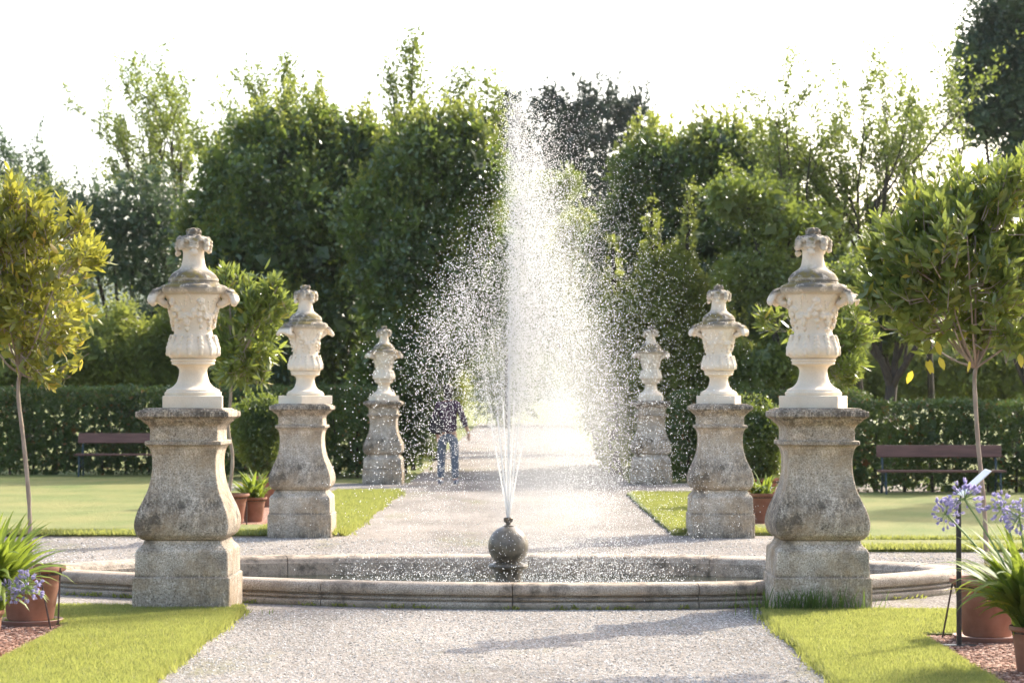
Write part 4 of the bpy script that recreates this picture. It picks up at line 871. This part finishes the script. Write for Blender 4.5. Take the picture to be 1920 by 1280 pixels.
rod((1764, 1192), (1785, 1090), 14.5, 'thin rusty stake leaning left of the right potted tree')
rod((110, 1170), (112, 1064), 15.3, 'thin dark stake upright at the right side of the left front pot')
rod((96, 1178), (72, 1068), 15.1, 'thin dark stake leaning in front of the left front pot')
rod((463, 990), (462, 940), 27.2, 'thin stake between the two small pots by the left pedestal', .008)
# tufts
def tuft(x, Y, n, L, wd, lb, seed, mat='grass_dark', spread=.1, cat='grass tuft'):
    rng = np.random.default_rng(seed); mb = MB(); X = PX(x, Y)
    for i in range(n):
        a = rng.uniform(0, 6.28); b = (rng.normal()*spread, rng.normal()*.03); l = L*rng.uniform(.4, 1.1); o_ = rng.uniform(.05, .5)*l
        mb.ribbon([(b[0]+o_*math.cos(a)*u**1.6, b[1]-abs(o_*math.sin(a))*u**1.6, l*u*(1-.2*u)) for u in np.linspace(0, 1, 5)], wd, (-math.sin(a), math.cos(a), 0))
    o = mb.build('grass_tuft', M[mat], None, True); o.location = (X, Y, .0); tag(o, lb, cat, kind='stuff')
tuft(1515, 16.42, 230, .26, .007, 'tuft of long dark grass at the foot of the nearest right pedestal', 330, spread=.20)
tuft(330, 16.44, 160, .07, .006, 'low dark grass at the foot of the nearest left pedestal', 331, spread=.28)
mb = MB(); rng = np.random.default_rng(340)
for i in range(26):
    k = int(rng.integers(-45, 42)) % NP; p = plan[k]-N2[k]*.02; n = 14
    mb.leaves(np.tile([p[0], p[1], .002], (n, 1))+rng.normal(size=(n, 3))*np.array([.05, .012, .004]), np.stack([rng.normal(size=n), -np.abs(rng.normal(size=n)), np.abs(rng.normal(size=n))+.3], 1), .035, .016, rng, True)
o = mb.build('basin_weeds', M['grass_blade']); tag(o, 'small weeds sprouting along the foot of the basin', 'weeds', kind='stuff')

# ------------------------------------------------------------------ benches
def bench(x0, x1, Y, zs, zb, label):
    W = x1-x0; t = empty('garden_bench', ((x0+x1)/2, Y, LZ), 0, label, 'bench', 'benches in front of the hedges')
    for sx in (-W/2+.09, W/2-.09):
        mb = MB(); mb.tube(spline([(sx, -.26, 0), (sx, -.22, zs*.6), (sx, -.20, zs-.03)], 4), .018, 6); mb.tube(spline([(sx, .22, 0), (sx, .15, zs*.6), (sx, .13, zs), (sx, .22, zb)], 5), .019, 6)
        mb.rbox(Matrix.Translation((sx, -.03, zs-.035)), .035, .40, .03); mb.tube(spline([(sx, -.2, zs*.35), (sx, 0, zs*.5), (sx, .17, zs*.35)], 4), .012, 5); mb.build('leg', M['iron'], t)
    for k in range(3): MB().rbox(Matrix.Translation((0, -.17+k*.125, zs)), W, .105, .032, .005).build('seat_plank', M['bench_wood'], t)
    MB().rbox(Matrix.Translation((0, .17, zb-.085)) @ Matrix.Rotation(R(-12), 4, 'X'), W, .03, .19, .006).build('backrest', M['bench_wood'], t)
bench(PX(1643, 36), PX(1877, 36), 35.9, .35, .74, 'brown slatted bench with dark iron ends in front of the right hedge')
bench(PX(145, 43.6), PX(335, 43.6), 43.5, .41, .80, 'brown slatted bench half hidden behind the left pedestal, in front of the left hedge')

# ------------------------------------------------------------------ person
def skin_obj(name, verts, edges, radii, mat, parent, sub=2, root=0):
    me = bpy.data.meshes.new(name); me.from_pydata(verts, edges, []); o = bpy.data.objects.new(name, me); C.objects.link(o); o.parent = parent
    me.materials.append(mat); m = o.modifiers.new('skin', 'SKIN'); m.use_smooth_shade = True
    for i, r_ in enumerate(radii):
        me.skin_vertices[0].data[i].radius = r_ if isinstance(r_, tuple) else (r_, r_); me.skin_vertices[0].data[i].use_root = (i == root)
    s_ = o.modifiers.new('sub', 'SUBSURF'); s_.levels = sub; s_.render_levels = sub
    bpy.context.view_layer.update(); dg = bpy.context.evaluated_depsgraph_get(); m2 = bpy.data.meshes.new_from_object(o.evaluated_get(dg)); o.modifiers.clear(); o.data = m2; m2.name = name
    if not m2.materials: m2.materials.append(mat)
    m2.polygons.foreach_set('use_smooth', [True]*len(m2.polygons)); return o
Yp = 40.3; pr = empty('person', (PX(840, Yp), Yp, 0), 0, 'person in purple shirt and light blue jeans standing on the path behind the spray', 'person')
# body (x right, y away, z up); person seen from behind, left leg slightly ahead
B = [(0, 0, .92), (0, .0, 1.05), (0, -.01, 1.22), (0, -.02, 1.38), (0, -.01, 1.47), (0, .0, 1.53), (0, .01, 1.60), (0, .015, 1.66),
     (-.10, .0, .88), (-.115, .03, .50), (-.125, .0, .09), (-.135, .12, .035),
     (.10, .0, .88), (.12, -.03, .50), (.13, -.03, .09), (.155, .09, .035),
     (-.17, -.01, 1.40), (-.235, .0, 1.14), (-.20, .10, .94), (-.19, .14, .86),
     (.17, -.01, 1.40), (.26, .0, 1.16), (.335, .06, .96), (.365, .08, .88)]
E = [(0, 1), (1, 2), (2, 3), (3, 4), (4, 5), (5, 6), (6, 7), (0, 8), (8, 9), (9, 10), (10, 11), (0, 12), (12, 13), (13, 14), (14, 15), (3, 16), (16, 17), (17, 18), (18, 19), (3, 20), (20, 21), (21, 22), (22, 23)]
Rr = [(.11, .08), (.11, .08), (.145, .10), (.15, .095), .055, .055, (.075, .09), (.07, .085), .068, .055, .042, .04, .068, .055, .042, .04, .055, .042, .032, .028, .055, .042, .032, .028]
nb = len(B)
for (h0, sg, wv) in ((19, -1, (-.19, .14, .86)), (23, 1, (.365, .08, .88))):
    for f in range(5):
        off = (f-2)*.016; a = len(B); ln = (.055, .07, .076, .07, .058)[f] if f else .05
        B += [(wv[0]+(off*.4 if f else -sg*.03), wv[1]+off+(.02 if f == 0 else 0), wv[2]-.045), (wv[0]+(off*.4 if f else -sg*.035), wv[1]+off*1.2+(.03 if f == 0 else 0), wv[2]-.045-ln)]; E += [(h0, a), (a, a+1)]; Rr += [.011, .008]
skin_obj('body', B, E, Rr, M['skin'], pr)
skin_obj('jeans', [(0, 0, .96), (0, 0, .90), (-.10, .0, .84), (-.115, .03, .50), (-.125, .0, .10), (.10, .0, .84), (.12, -.03, .50), (.13, -.03, .10)], [(0, 1), (1, 2), (2, 3), (3, 4), (1, 5), (5, 6), (6, 7)], [(.165, .12), (.165, .125), .10, .078, .068, .10, .078, .068], M['jeans'], pr)
skin_obj('shirt', [(0, 0, .88), (0, 0, 1.05), (0, -.01, 1.22), (0, -.02, 1.37), (0, -.015, 1.45), (-.17, -.01, 1.40), (-.23, .0, 1.17), (-.21, .07, 1.0), (.17, -.01, 1.40), (.255, .0, 1.18), (.32, .05, 1.0)], [(0, 1), (1, 2), (2, 3), (3, 4), (3, 5), (5, 6), (6, 7), (3, 8), (8, 9), (9, 10)], [(.185, .14), (.165, .125), (.17, .125), (.165, .115), .068, .07, .06, .052, .07, .06, .052], M['shirt'], pr)
rg = np.random.default_rng(3); mb = MB().blob((0, .005, 1.665), (.09, .105, .105), rg, .03, 3).blob((0, -.045, 1.57), (.078, .06, .12), rg, .05, 3); mb.build('hair', M['hair'], pr)
mb = MB(); 
for sx, sy in ((-.13, .05), (.145, .02)): mb.blob((sx, sy, .05), (.052, .145, .052), rg, .02, 3)
mb.build('shoes', M['shoe'], pr)
bagt = empty('shoulder_bag', (PX(840, Yp)-.20, Yp-.16, 0), 0, 'black shoulder bag hanging at the left hip of the standing person', 'bag')
MB().rbox(Matrix.Translation((0, 0, 1.02)) @ Matrix.Rotation(R(8), 4, 'Y'), .24, .10, .27, .03).build('bag_body', M['bag'], bagt)
MB().tube(spline([(-.05, 0, 1.14), (.06, .06, 1.35), (.30, .12, 1.47), (.36, .2, 1.40), (.2, .28, 1.2), (.08, .1, 1.14)], 5), .012, 6).build('strap', M['bag'], bagt)

# ------------------------------------------------------------------ thin summer haze
t = NT('haze'); t.t.nodes.remove(t.b); v = t.n('ShaderNodeVolumePrincipled'); v.inputs['Color'].default_value = (.92, .95, 1, 1); v.inputs['Density'].default_value = .00012; v.inputs['Anisotropy'].default_value = .3
t.l(v.outputs[0], t.out.inputs['Volume']); o = MB().box(-950, 950, -60, 1550, -2, 75).build('haze', t.m, None, False); tag(o, kind='stuff')
